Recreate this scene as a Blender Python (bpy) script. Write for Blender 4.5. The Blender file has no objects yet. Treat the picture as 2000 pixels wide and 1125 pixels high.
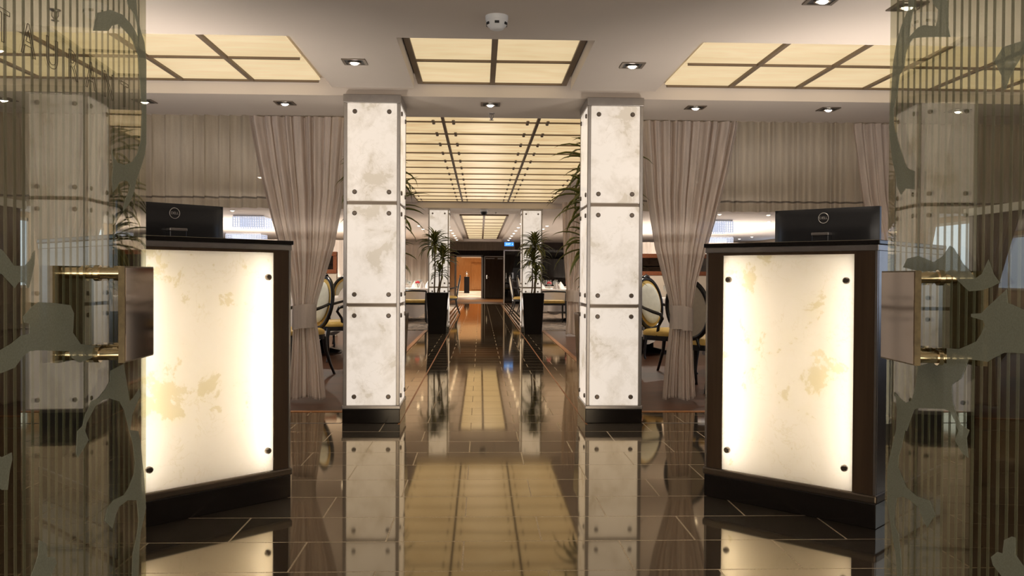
import bpy, bmesh, math, random
from math import pi, sin, cos, tan, radians as R, sqrt, atan2
from mathutils import Vector, Matrix

S = bpy.context.scene
COL = S.collection

# ------------------------------------------------------------------ camera
YAW, PITCH, ROLL = math.atan(62/1700), math.atan(22.7/1700), 0.0056
cam_data = bpy.data.cameras.new('camera')
cam = bpy.data.objects.new('camera', cam_data); COL.objects.link(cam)
cam_data.sensor_width = 36.0
cam_data.lens = 36.0*1700/2000
cam_data.clip_start = 0.05; cam_data.clip_end = 200
cam.matrix_world = (Matrix.Translation((0, 0, 1.04)) @ Matrix.Rotation(-YAW, 4, 'Z')
                    @ Matrix.Rotation(pi/2-PITCH, 4, 'X') @ Matrix.Rotation(ROLL, 4, 'Z'))
S.camera = cam

# ------------------------------------------------------------------ world, exposure
S.view_settings.view_transform = 'Standard'
S.view_settings.look = 'None'
S.view_settings.exposure = 0.0
S.view_settings.gamma = 1.0
S.view_settings.use_curve_mapping = False
W = bpy.data.worlds.new('lobby_ambient'); S.world = W
W.use_nodes = True
W.node_tree.nodes['Background'].inputs[0].default_value = (1.0, .87, .74, 1)
W.node_tree.nodes['Background'].inputs[1].default_value = 0.55
S.cycles.use_denoising = True
S.cycles.max_bounces = 8
S.cycles.transparent_max_bounces = 24
S.cycles.sample_clamp_indirect = 6.0

def spot(name, loc, power, size=100, blend=.6, color=(1, .90, .77), radius=.03, parent=None, rot=(0, 0, 0)):
    l = bpy.data.lights.new(name, 'SPOT')
    l.energy = power; l.spot_size = R(size); l.spot_blend = blend; l.color = color; l.shadow_soft_size = radius
    o = bpy.data.objects.new(name, l); COL.objects.link(o); o.location = loc; o.rotation_euler = rot
    if parent: o.parent = parent
    return o

def area(name, loc, rot, sx, sy, power, color=(1, .905, .81)):
    l = bpy.data.lights.new(name, 'AREA'); l.shape = 'RECTANGLE'; l.size = sx; l.size_y = sy; l.energy = power; l.color = color
    o = bpy.data.objects.new(name, l); COL.objects.link(o); o.location = loc; o.rotation_euler = rot
    return o
# unseen fill areas added to brighten the ceilings, beams and curtains; no fixtures there
area('lobby_fill', (.1, -2.2, .7), (R(115), 0, 0), 5.0, 1.4, 120)
for x in (-1.72, 1.91): area('desk_fill', (x, 4.55, .93), (pi, 0, 0), .5, .5, 42)
area('low_wall_fill', (-1.82, 2.2, 1.36), (pi, 0, 0), .08, 2.2, 10)
area('low_wall_fill', (2.0, 2.2, 1.36), (pi, 0, 0), .08, 2.2, 10)
for x in (-3.6, 3.75): area('screen_fill', (x, 15.0, 1.5), (pi, 0, 0), 2.3, .12, 9)
for x in (-5.5, 5.7): area('dining_fill', (x, 23.0, 1.0), (pi, 0, 0), 4.0, 6.0, 330)
for x in (-2.7, 2.9): area('bay_fill', (x, 10.5, 1.1), (pi, 0, 0), 1.6, 4.0, 24)
area('far_fill', (.08, 24.5, .25), (pi, 0, 0), .9, 9.0, 70)
# dining room downlighting; spots for the corridor and back sheer added to brighten them
for (x, y, p) in [(-2.6, 9.5, 60), (2.8, 9.5, 60), (-2.4, 13.6, 110), (2.6, 13.6, 110), (-4.9, 17.6, 150), (5.1, 17.6, 150),
                  (-6.5, 23, 200), (6.6, 23, 200), (-1.9, 20.2, 110), (2.05, 20.2, 110), (0.1, 24, 40), (-2.9, 28, 900), (2.9, 27, 120), (0.1, 37, 110), (-.5, 45, 400), (-.5, 51, 400), (-.5, 58, 520)]:
    spot('downlight_and_fill_spot', (x, y, 2.26), p*1.6, 150, .8)

# ------------------------------------------------------------------ materials
def mat(name):
    m = bpy.data.materials.new(name); m.use_nodes = True
    nt = m.node_tree; b = nt.nodes['Principled BSDF']
    return m, nt, b
def N(nt, t, **kw):
    n = nt.nodes.new(t)
    for k, v in kw.items():
        if k in n.inputs: n.inputs[k].default_value = v
        else: setattr(n, k, v)
    return n
def L(nt, a, b): nt.links.new(a, b)
def c4(c): return (c[0], c[1], c[2], 1)
def ramp(nt, stops):
    r = nt.nodes.new('ShaderNodeValToRGB'); e = r.color_ramp.elements
    while len(e) < len(stops): e.new(.5)
    for i, (p, c) in enumerate(stops): e[i].position = p; e[i].color = c4(c)
    return r
def coords(nt, scale=(1, 1, 1), loc=(0, 0, 0), kind='Object'):
    tc = nt.nodes.new('ShaderNodeTexCoord'); mp = nt.nodes.new('ShaderNodeMapping')
    mp.inputs['Scale'].default_value = scale; mp.inputs['Location'].default_value = loc
    L(nt, tc.outputs[kind], mp.inputs[0]); return mp
def plain(name, col, rough=.5, metal=0., spec=.5, var=.12, vscale=6, coat=0., trans=0.):
    m, nt, b = mat(name)
    nz = N(nt, 'ShaderNodeTexNoise', Scale=vscale, Detail=5.0)
    L(nt, coords(nt).outputs[0], nz.inputs['Vector'])
    r = ramp(nt, [(.3, [c*(1-var) for c in col]), (.7, [min(1, c*(1+var)) for c in col])])
    L(nt, nz.outputs[0], r.inputs[0]); L(nt, r.outputs[0], b.inputs['Base Color'])
    b.inputs['Roughness'].default_value = rough; b.inputs['Metallic'].default_value = metal
    b.inputs['Specular IOR Level'].default_value = spec
    b.inputs['Coat Weight'].default_value = coat
    b.inputs['Transmission Weight'].default_value = trans
    return m
def glow(name, col, strength):
    m, nt, b = mat(name)
    b.inputs['Base Color'].default_value = c4([c*.6 for c in col])
    b.inputs['Emission Color'].default_value = c4(col); b.inputs['Emission Strength'].default_value = strength
    return m
def onyx_nodes(nt, light, mid, dark, scale=2.2):
    """cream onyx with darker cloudy islands and fine veins, drawn from noise"""
    info = nt.nodes.new('ShaderNodeObjectInfo')
    mul = N(nt, 'ShaderNodeVectorMath', operation='SCALE'); mul.inputs[0].default_value = (37, 53, 71)
    L(nt, info.outputs['Random'], mul.inputs['Scale'])
    tc = nt.nodes.new('ShaderNodeTexCoord')
    add = N(nt, 'ShaderNodeVectorMath', operation='ADD'); L(nt, tc.outputs['Object'], add.inputs[0]); L(nt, mul.outputs[0], add.inputs[1])
    big = N(nt, 'ShaderNodeTexNoise', Scale=scale, Detail=7.0, Roughness=.66, Distortion=.3); L(nt, add.outputs[0], big.inputs['Vector'])
    r1 = ramp(nt, [(.46, light), (.585, mid), (.612, dark), (.72, dark)]); L(nt, big.outputs[0], r1.inputs[0])
    vein = N(nt, 'ShaderNodeTexNoise', Scale=scale*1.7, Detail=9.0, Roughness=.62, Distortion=.5); L(nt, add.outputs[0], vein.inputs['Vector'])
    r2 = ramp(nt, [(.488, (0, 0, 0)), (.5, (1, 1, 1)), (.512, (0, 0, 0))]); L(nt, vein.outputs[0], r2.inputs[0])
    msk = N(nt, 'ShaderNodeTexNoise', Scale=scale*.8, Detail=2.0); L(nt, add.outputs[0], msk.inputs['Vector'])
    r3 = ramp(nt, [(.45, (0, 0, 0)), (.62, (.55, .55, .55))]); L(nt, msk.outputs[0], r3.inputs[0])
    mm = N(nt, 'ShaderNodeMath', operation='MULTIPLY'); L(nt, r2.outputs[0], mm.inputs[0]); L(nt, r3.outputs[0], mm.inputs[1])
    mx = N(nt, 'ShaderNodeMix', data_type='RGBA'); L(nt, mm.outputs[0], mx.inputs[0]); L(nt, r1.outputs[0], mx.inputs[6]); mx.inputs[7].default_value = c4(dark)
    return mx.outputs[2]
def onyx_lit(name, light, mid, dark, strength, scale=2.2, rough=.25):
    m, nt, b = mat(name)
    c = onyx_nodes(nt, light, mid, dark, scale)
    L(nt, c, b.inputs['Emission Color']); b.inputs['Emission Strength'].default_value = strength
    hs = N(nt, 'ShaderNodeMix', data_type='RGBA', blend_type='MULTIPLY'); hs.inputs[0].default_value = 1
    L(nt, c, hs.inputs[6]); hs.inputs[7].default_value = (.35, .33, .3, 1)
    L(nt, hs.outputs[2], b.inputs['Base Color']); b.inputs['Roughness'].default_value = rough
    return m
def onyx_translucent(name, light, mid, dark, scale):
    m, nt, b = mat(name)
    c = onyx_nodes(nt, light, mid, dark, scale)
    tr = N(nt, 'ShaderNodeBsdfTranslucent'); L(nt, c, tr.inputs[0])
    L(nt, c, b.inputs['Base Color']); b.inputs['Roughness'].default_value = .2
    ms = N(nt, 'ShaderNodeMixShader'); ms.inputs[0].default_value = .3
    L(nt, tr.outputs[0], ms.inputs[1]); L(nt, b.outputs[0], ms.inputs[2])
    L(nt, ms.outputs[0], nt.nodes['Material Output'].inputs[0])
    return m
def ceiling_panel_mat(name, a, b_, strength):
    m, nt, b = mat(name)
    info = nt.nodes.new('ShaderNodeObjectInfo')
    mul = N(nt, 'ShaderNodeVectorMath', operation='SCALE'); mul.inputs[0].default_value = (37, 53, 71)
    L(nt, info.outputs['Random'], mul.inputs['Scale'])
    mp = coords(nt, (1.2, 5.5, 1))
    add = N(nt, 'ShaderNodeVectorMath', operation='ADD'); L(nt, mp.outputs[0], add.inputs[0]); L(nt, mul.outputs[0], add.inputs[1])
    nz = N(nt, 'ShaderNodeTexNoise', Scale=2.0, Detail=6.0, Distortion=.6); L(nt, add.outputs[0], nz.inputs['Vector'])
    r = ramp(nt, [(.38, a), (.66, b_)]); L(nt, nz.outputs[0], r.inputs[0])
    L(nt, r.outputs[0], b.inputs['Emission Color']); b.inputs['Emission Strength'].default_value = strength
    b.inputs['Base Color'].default_value = (.16, .13, .09, 1); b.inputs['Roughness'].default_value = .3
    return m
def fabric(name, col, transp, transl=.45, fine=420):
    m, nt, b = mat(name)
    mp = coords(nt)
    nz = N(nt, 'ShaderNodeTexNoise', Scale=fine, Detail=2.0); L(nt, mp.outputs[0], nz.inputs['Vector'])
    nb = N(nt, 'ShaderNodeTexNoise', Scale=9.0, Detail=4.0); L(nt, coords(nt, (3, 3, .25)).outputs[0], nb.inputs['Vector'])
    ad = N(nt, 'ShaderNodeMath', operation='ADD'); L(nt, nz.outputs[0], ad.inputs[0]); L(nt, nb.outputs[0], ad.inputs[1])
    hv = N(nt, 'ShaderNodeMath', operation='MULTIPLY'); L(nt, ad.outputs[0], hv.inputs[0]); hv.inputs[1].default_value = .5
    r = ramp(nt, [(.3, [c*.72 for c in col]), (.7, [min(1, c*1.22) for c in col])]); L(nt, hv.outputs[0], r.inputs[0])
    d = N(nt, 'ShaderNodeBsdfDiffuse'); t = N(nt, 'ShaderNodeBsdfTranslucent'); x = N(nt, 'ShaderNodeBsdfTransparent')
    L(nt, r.outputs[0], d.inputs[0]); L(nt, r.outputs[0], t.inputs[0])
    m1 = N(nt, 'ShaderNodeMixShader'); m1.inputs[0].default_value = transl; L(nt, d.outputs[0], m1.inputs[1]); L(nt, t.outputs[0], m1.inputs[2])
    m2 = N(nt, 'ShaderNodeMixShader'); m2.inputs[0].default_value = transp; L(nt, m1.outputs[0], m2.inputs[1]); L(nt, x.outputs[0], m2.inputs[2])
    L(nt, m2.outputs[0], nt.nodes['Material Output'].inputs[0])
    return m
def pane_glass(name, tint, r0=.05, refl=(1, 1, 1)):
    """thin glass: see-through with an angle-dependent mirror (Schlick)"""
    m, nt, b = mat(name); nt.nodes.remove(b)
    lw = N(nt, 'ShaderNodeLayerWeight', Blend=.5)
    p = N(nt, 'ShaderNodeMath', operation='POWER'); L(nt, lw.outputs['Facing'], p.inputs[0]); p.inputs[1].default_value = 5
    ma = N(nt, 'ShaderNodeMath', operation='MULTIPLY_ADD'); L(nt, p.outputs[0], ma.inputs[0]); ma.inputs[1].default_value = 1-r0; ma.inputs[2].default_value = r0
    t = N(nt, 'ShaderNodeBsdfTransparent'); t.inputs[0].default_value = c4(tint)
    g = N(nt, 'ShaderNodeBsdfGlossy', Roughness=0.0); g.inputs[0].default_value = c4(refl)
    ms = N(nt, 'ShaderNodeMixShader'); L(nt, ma.outputs[0], ms.inputs[0]); L(nt, t.outputs[0], ms.inputs[1]); L(nt, g.outputs[0], ms.inputs[2])
    L(nt, ms.outputs[0], nt.nodes['Material Output'].inputs[0])
    return m
def frost(name, col, clear):
    m, nt, b = mat(name); nt.nodes.remove(b)
    d = N(nt, 'ShaderNodeBsdfDiffuse'); t = N(nt, 'ShaderNodeBsdfTranslucent'); x = N(nt, 'ShaderNodeBsdfTransparent')
    nz = N(nt, 'ShaderNodeTexNoise', Scale=300.0); L(nt, coords(nt).outputs[0], nz.inputs['Vector'])
    r = ramp(nt, [(.3, [c*.9 for c in col]), (.7, [c*1.1 for c in col])]); L(nt, nz.outputs[0], r.inputs[0])
    L(nt, r.outputs[0], d.inputs[0]); L(nt, r.outputs[0], t.inputs[0])
    m1 = N(nt, 'ShaderNodeMixShader'); m1.inputs[0].default_value = .5; L(nt, d.outputs[0], m1.inputs[1]); L(nt, t.outputs[0], m1.inputs[2])
    m2 = N(nt, 'ShaderNodeMixShader'); m2.inputs[0].default_value = clear; L(nt, m1.outputs[0], m2.inputs[1]); L(nt, x.outputs[0], m2.inputs[2])
    L(nt, m2.outputs[0], nt.nodes['Material Output'].inputs[0])
    return m
def stone_floor_mat():
    m, nt, b = mat('polished_granite_tiles')
    mp = coords(nt, loc=(.669+6.1, -3.404+6.9, 0))
    br = N(nt, 'ShaderNodeTexBrick', Scale=1.0); br.offset = .5; br.squash = 1.0
    br.inputs['Mortar Size'].default_value = .0036; br.inputs['Mortar Smooth'].default_value = .1
    br.inputs['Brick Width'].default_value = .61; br.inputs['Row Height'].default_value = .345; br.inputs['Bias'].default_value = 0
    br.inputs['Color1'].default_value = (.036, .031, .026, 1); br.inputs['Color2'].default_value = (.050, .042, .034, 1); br.inputs['Mortar'].default_value = (.32, .255, .175, 1)
    L(nt, mp.outputs[0], br.inputs['Vector'])
    nz = N(nt, 'ShaderNodeTexNoise', Scale=160.0, Detail=4.0); L(nt, mp.outputs[0], nz.inputs['Vector'])
    r = ramp(nt, [(.35, (.7, .7, .7)), (.62, (1.15, 1.15, 1.15)), (.75, (1.9, 1.8, 1.6))]); L(nt, nz.outputs[0], r.inputs[0])
    mx = N(nt, 'ShaderNodeMix', data_type='RGBA', blend_type='MULTIPLY'); mx.inputs[0].default_value = 1
    L(nt, br.outputs[0], mx.inputs[6]); L(nt, r.outputs[0], mx.inputs[7])
    nt.nodes.remove(b)
    rr = N(nt, 'ShaderNodeMapRange'); L(nt, br.outputs['Fac'], rr.inputs[0]); rr.inputs[3].default_value = .052; rr.inputs[4].default_value = .25
    wv = N(nt, 'ShaderNodeTexNoise', Scale=2.2, Detail=1.0); L(nt, mp.outputs[0], wv.inputs['Vector'])
    bp = N(nt, 'ShaderNodeBump', Strength=.012, Distance=.02); L(nt, wv.outputs[0], bp.inputs['Height'])
    df = N(nt, 'ShaderNodeBsdfDiffuse'); L(nt, mx.outputs[2], df.inputs[0])
    gl = N(nt, 'ShaderNodeBsdfGlossy'); gl.inputs[0].default_value = (1.0, .85, .62, 1); L(nt, rr.outputs[0], gl.inputs['Roughness']); L(nt, bp.outputs[0], gl.inputs['Normal'])
    lw = N(nt, 'ShaderNodeLayerWeight', Blend=.5)
    pw = N(nt, 'ShaderNodeMath', operation='POWER'); L(nt, lw.outputs['Facing'], pw.inputs[0]); pw.inputs[1].default_value = 4.2
    ma = N(nt, 'ShaderNodeMath', operation='MULTIPLY_ADD'); L(nt, pw.outputs[0], ma.inputs[0]); ma.inputs[1].default_value = 1.0; ma.inputs[2].default_value = .06
    gf = N(nt, 'ShaderNodeMapRange'); L(nt, br.outputs['Fac'], gf.inputs[0]); gf.inputs[3].default_value = 1.0; gf.inputs[4].default_value = .42
    mf = N(nt, 'ShaderNodeMath', operation='MULTIPLY'); L(nt, ma.outputs[0], mf.inputs[0]); L(nt, gf.outputs[0], mf.inputs[1])
    ms = N(nt, 'ShaderNodeMixShader'); L(nt, mf.outputs[0], ms.inputs[0]); L(nt, df.outputs[0], ms.inputs[1]); L(nt, gl.outputs[0], ms.inputs[2])
    L(nt, ms.outputs[0], nt.nodes['Material Output'].inputs[0])
    return m
def wood_mat(name, a, b_, rough, scale=(14, 1.1, 14), planks=None):
    m, nt, b = mat(name)
    nz = N(nt, 'ShaderNodeTexNoise', Scale=3.0, Detail=8.0, Roughness=.6, Distortion=.4); L(nt, coords(nt, scale).outputs[0], nz.inputs['Vector'])
    r = ramp(nt, [(.3, a), (.7, b_)]); L(nt, nz.outputs[0], r.inputs[0])
    out = r.outputs[0]
    if planks:
        br = N(nt, 'ShaderNodeTexBrick', Scale=1.0); L(nt, coords(nt, loc=(20, 20, 0)).outputs[0], br.inputs['Vector'])
        br.inputs['Brick Width'].default_value = planks[0]; br.inputs['Row Height'].default_value = planks[1]; br.inputs['Mortar Size'].default_value = .0015
        br.inputs['Color1'].default_value = (.8, .8, .8, 1); br.inputs['Color2'].default_value = (1.15, 1.1, 1.05, 1); br.inputs['Mortar'].default_value = (.35, .3, .3, 1)
        mx = N(nt, 'ShaderNodeMix', data_type='RGBA', blend_type='MULTIPLY'); mx.inputs[0].default_value = 1
        L(nt, out, mx.inputs[6]); L(nt, br.outputs[0], mx.inputs[7]); out = mx.outputs[2]
    L(nt, out, b.inputs['Base Color']); b.inputs['Roughness'].default_value = rough; b.inputs['Specular IOR Level'].default_value = .14
    return m
def carpet_mat():
    m, nt, b = mat('patterned_carpet')
    v = N(nt, 'ShaderNodeTexVoronoi', Scale=5.5); L(nt, coords(nt).outputs[0], v.inputs['Vector'])
    nz = N(nt, 'ShaderNodeTexNoise', Scale=8.0, Detail=4.0); L(nt, coords(nt).outputs[0], nz.inputs['Vector'])
    ad = N(nt, 'ShaderNodeMath', operation='MULTIPLY'); L(nt, v.outputs['Distance'], ad.inputs[0]); L(nt, nz.outputs[0], ad.inputs[1])
    r = ramp(nt, [(.05, (.02, .014, .011)), (.10, (.26, .20, .15)), (.17, (.025, .018, .014)), (.26, (.28, .22, .17))]); L(nt, ad.outputs[0], r.inputs[0])
    L(nt, r.outputs[0], b.inputs['Base Color']); b.inputs['Roughness'].default_value = .9
    return m
def leaf_mat():
    m, nt, b = mat('striped_dracaena_leaf')
    info = nt.nodes.new('ShaderNodeTexCoord'); sep = N(nt, 'ShaderNodeSeparateXYZ'); L(nt, info.outputs['UV'], sep.inputs[0])
    ab = N(nt, 'ShaderNodeMath', operation='PINGPONG'); L(nt, sep.outputs[0], ab.inputs[0]); ab.inputs[1].default_value = .5
    r = ramp(nt, [(0, (.30, .27, .085)), (.22, (.17, .175, .045)), (.32, (.075, .105, .024)), (.5, (.055, .085, .018))]); L(nt, ab.outputs[0], r.inputs[0])
    L(nt, r.outputs[0], b.inputs['Base Color']); b.inputs['Roughness'].default_value = .35
    tr = N(nt, 'ShaderNodeBsdfTranslucent'); L(nt, r.outputs[0], tr.inputs[0])
    ms = N(nt, 'ShaderNodeMixShader'); ms.inputs[0].default_value = .25; L(nt, b.outputs[0], ms.inputs[1]); L(nt, tr.outputs[0], ms.inputs[2])
    L(nt, ms.outputs[0], nt.nodes['Material Output'].inputs[0])
    return m

M = {}
M['plaster'] = plain('painted_plaster', (.60, .525, .455), .7, var=.02, vscale=1.5)
M['plaster_dining'] = plain('dining_plaster', (.68, .605, .535), .7, var=.02, vscale=1.5)
M['beige'] = plain('beige_wall_paint', (.62, .52, .41), .7, var=.03)
M['stone'] = stone_floor_mat()
M['woodfloor'] = wood_mat('dark_red_wood_floor', (.058, .025, .014), (.105, .048, .027), .34, (1.1, 14, 14), planks=(1.4, .13))
M['orangewood'] = wood_mat('orange_wood_strip', (.30, .125, .045), (.42, .19, .07), .35)
M['brownwood'] = wood_mat('red_brown_rail', (.17, .055, .025), (.26, .095, .045), .35)
M['doorwood'] = wood_mat('brown_black_door_wood', (.10, .072, .048), (.14, .10, .068), .35, (6, 6, .8))
M['corridorwood'] = wood_mat('honey_wood_panel', (.50, .25, .095), (.60, .33, .14), .35, (5, 5, .6))
M['darkwood'] = wood_mat('dark_wood_panel', (.022, .013, .009), (.042, .025, .016), .3, (6, 6, .8))
M['desk'] = wood_mat('espresso_desk_veneer', (.040, .024, .014), (.062, .038, .021), .42, (9, 9, .5))
M['carpet'] = carpet_mat()
M['stripe'] = plain('carpet_border', (.30, .22, .17), .9, var=.25, vscale=9)
M['steel'] = plain('brushed_steel', (.37, .345, .325), .34, 1.0, var=.06, vscale=20)
M['bronze'] = plain('dark_bronze', (.20, .165, .13), .42, 1.0, var=.1)
M['grid'] = plain('bronze_ceiling_bar', (.17, .12, .075), .5, .3, var=.1)
M['studmetal'] = plain('stud_metal', (.17, .14, .115), .35, .9, var=.1)
M['mirror'] = plain('polished_bronze_plate', (.17, .125, .09), .07, 1.0, var=.03)
M['brass'] = plain('polished_standoff', (.78, .66, .46), .16, 1.0, var=.04)
M['granite'] = plain('black_granite', (.010, .008, .007), .14, var=.3, vscale=90)
M['plinthtop'] = plain('bronze_trim', (.12, .095, .07), .35, .8, var=.1)
M['blackplastic'] = plain('black_plastic', (.010, .010, .011), .30, var=.1)
M['screen'] = plain('dark_screen', (.01, .01, .012), .1)
M['logo'] = plain('silver_logo', (.50, .47, .43), .4, .6, var=.02)
M['planter'] = plain('gloss_black_planter', (.006, .005, .005), .16, spec=.14, var=.1)
M['soil'] = plain('potting_soil', (.035, .022, .013), .95, var=.4, vscale=40)
M['stem'] = plain('woody_stem', (.12, .085, .045), .8, var=.3, vscale=30)
M['leaf'] = leaf_mat()
M['lacquer'] = plain('dark_lacquered_wood', (.010, .009, .010), .22, var=.2)
M['gold'] = plain('gold_seat_fabric', (.56, .38, .10), .55, var=.1, vscale=25)
M['goldback'] = plain('gold_back_fabric', (.44, .33, .17), .6, var=.1, vscale=25)
M['coverbeige'] = plain('beige_back_fabric', (.50, .45, .36), .6, var=.06, vscale=25)
M['edgebronze'] = plain('dark_gold_edge', (.14, .10, .045), .5, .4, var=.25, vscale=60)
M['cream'] = plain('pale_back_fabric', (.60, .60, .52), .6, var=.06, vscale=25)
M['linen'] = plain('white_linen', (.78, .73, .70), .85, var=.04)
M['clear'] = pane_glass('clear_glass', (.93, .95, .95), .07)
M['doorglass'] = pane_glass('door_glass', (.75, .75, .67), .055, (1, .95, .86))
M['darkglass'] = pane_glass('smoked_glass', (.12, .10, .085), .03)
M['film'] = frost('frosted_film', (.47, .49, .40), .40)
M['filmtext'] = frost('frosted_lettering', (.20, .17, .12), .25)
M['red'] = plain('red_petals', (.55, .02, .03), .5)
M['white'] = plain('white_plastic', (.74, .74, .74), .4, var=.02)
M['black'] = plain('black_recess', (.008, .008, .008), .5)
M['curtain'] = fabric('taupe_sheer', (.76, .665, .59), .05, .42)
M['tie'] = fabric('taupe_tieback', (.58, .50, .435), .02, .3)
M['valance'] = fabric('sheer_valance', (.50, .43, .32), .20, .36)
M['seam'] = fabric('sheer_hem', (.11, .09, .075), .35, .3)
M['sheer'] = fabric('pale_sheer', (.60, .535, .47), .12, .5)
M['pillar'] = onyx_lit('backlit_onyx', (.83, .735, .635), (.72, .625, .52), (.62, .525, .41), .86, 4.2)
M['aislepanel'] = ceiling_panel_mat('backlit_ceiling_onyx', (.85, .645, .36), (.66, .46, .225), .93)
M['covepanel'] = ceiling_panel_mat('backlit_cove_panel', (.80, .62, .36), (.71, .53, .285), .90)
M['deskpanel'] = onyx_translucent('desk_onyx', (.95, .92, .87), (.94, .91, .85), (.80, .75, .61), 4.6)
M['tube'] = glow('led_tube', (1, .97, .91), 20.0)
M['boxwhite'] = plain('white_lightbox', (.8, .74, .64), .8, var=.01)
M['lamp'] = glow('lamp_bulb', (1, .93, .84), 22.0)
M['lampfar'] = glow('far_lamp', (1, .86, .66), 9.0)
M['exit'] = glow('blue_sign', (.05, .28, 1.0), 1.3)
M['exittext'] = glow('white_sign_text', (.7, .88, 1.0), 1.6)
M['daylight'] = glow('daylight_window', (.62, .76, 1.0), 1.25)
M['bead'] = glow('lit_crystal_beads', (.72, .80, 1.0), .62)
M['silver'] = plain('silver', (.75, .74, .72), .2, 1.0)
M['palefloor'] = plain('pale_corridor_floor', (.62, .54, .42), .25, var=.1)
M['louvre'] = plain('dark_louvre', (.022, .02, .018), .35)

# ------------------------------------------------------------------ mesh helpers
class MB:
    def __init__(s): s.v = []; s.f = []; s.sm = []; s.uv = {}
    def add(s, vs, fs, smooth=False):
        o = len(s.v); s.v += [tuple(v) for v in vs]
        for f in fs: s.f.append([i+o for i in f]); s.sm.append(smooth)
        return s
    def box(s, x0, x1, y0, y1, z0, z1, T=None):
        vs = [Vector((x, y, z)) for z in (z0, z1) for y in (y0, y1) for x in (x0, x1)]
        if T is not None: vs = [T @ v for v in vs]
        return s.add(vs, [(0, 2, 3, 1), (4, 5, 7, 6), (0, 1, 5, 4), (1, 3, 7, 5), (3, 2, 6, 7), (2, 0, 4, 6)])
    def rbox(s, x0, x1, y0, y1, z0, z1, b=.004, T=None, seg=2):
        bm = bmesh.new()
        bmesh.ops.create_cube(bm, size=1)
        for v in bm.verts: v.co = Vector(((x0+x1)/2+v.co.x*(x1-x0), (y0+y1)/2+v.co.y*(y1-y0), (z0+z1)/2+v.co.z*(z1-z0)))
        bmesh.ops.bevel(bm, geom=bm.edges[:], offset=b, segments=seg, affect='EDGES', profile=.5)
        s.bm(bm, T); bm.free(); return s
    def bm(s, bm, T=None, smooth=False):
        bm.verts.index_update()
        s.add([(T @ v.co) if T is not None else v.co.copy() for v in bm.verts], [[v.index for v in f.verts] for f in bm.faces], smooth)
    def tube(s, pts, r, n=10, T=None, cap=True, flat=1.0):
        pts = [Vector(p) for p in pts]; rs = r if isinstance(r, (list, tuple)) else [r]*len(pts)
        vs = []; up = Vector((0, 0, 1)); prev = None
        for i, p in enumerate(pts):
            t = (pts[min(i+1, len(pts)-1)]-pts[max(i-1, 0)]).normalized()
            if prev is None:
                a = up if abs(t.dot(up)) < .9 else Vector((1, 0, 0))
                u = t.cross(a).normalized()
            else:
                u = (prev-t*prev.dot(t)).normalized()
            prev = u; w = t.cross(u)
            for k in range(n):
                an = 2*pi*k/n; vs.append(p+u*cos(an)*rs[i]+w*sin(an)*rs[i]*flat)
        if T is not None: vs = [T @ v for v in vs]
        fs = [(i*n+k, i*n+(k+1) % n, (i+1)*n+(k+1) % n, (i+1)*n+k) for i in range(len(pts)-1) for k in range(n)]
        s.add(vs, fs, True)
        if cap: s.add([vs[k] for k in range(n)], [list(range(n))[::-1]]); s.add([vs[-n+k] for k in range(n)], [list(range(n))])
        return s
    def ring(s, fn, r, n=48, m=8, T=None, ry=None):
        """closed tube round a closed path fn(angle)->(Vector, outward Vector, up Vector)"""
        vs = []
        for i in range(n):
            p, o, u = fn(2*pi*i/n)
            for k in range(m):
                a = 2*pi*k/m; vs.append(p+o*cos(a)*r+u*sin(a)*(ry or r))
        if T is not None: vs = [T @ v for v in vs]
        return s.add(vs, [(i*m+k, i*m+(k+1) % m, ((i+1) % n)*m+(k+1) % m, ((i+1) % n)*m+k) for i in range(n) for k in range(m)], True)
    def lathe(s, prof, n=20, T=None, smooth=True):
        vs = []
        for (r, z) in prof:
            for k in range(n): a = 2*pi*k/n; vs.append(Vector((r*cos(a), r*sin(a), z)))
        if T is not None: vs = [T @ v for v in vs]
        fs = [(i*n+k, i*n+(k+1) % n, (i+1)*n+(k+1) % n, (i+1)*n+k) for i in range(len(prof)-1) for k in range(n)]
        s.add(vs, fs, smooth)
        if prof[0][0] > 1e-4: s.add(vs[:n], [list(range(n))[::-1]])
        if prof[-1][0] > 1e-4: s.add(vs[-n:], [list(range(n))])
        return s
    def prism(s, poly, fn, h0, h1):
        """poly of 2-D points, fn(u, v, h) -> 3-D; extruded from h0 to h1"""
        n = len(poly); vs = [fn(u, v, h) for h in (h0, h1) for (u, v) in poly]
        return s.add(vs, [list(range(n))[::-1], [n+i for i in range(n)]]+[(i, (i+1) % n, n+(i+1) % n, n+i) for i in range(n)])
    def build(s, name, m, parent=None, loc=None, rz=0, fix=True, weld=False):
        me = bpy.data.meshes.new(name); me.from_pydata([tuple(v) for v in s.v], [], s.f); me.validate()
        me.polygons.foreach_set('use_smooth', s.sm[:len(me.polygons)]) if len(me.polygons) == len(s.sm) else None
        if fix:
            bm = bmesh.new(); bm.from_mesh(me)
            if weld: bmesh.ops.remove_doubles(bm, verts=bm.verts[:], dist=1e-5)
            bmesh.ops.recalc_face_normals(bm, faces=bm.faces[:]); bm.to_mesh(me); bm.free()
        me.materials.append(m)
        o = bpy.data.objects.new(name, me); COL.objects.link(o)
        if parent: o.parent = parent
        if loc: o.location = loc
        if rz: o.rotation_euler.z = rz
        return o

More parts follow.
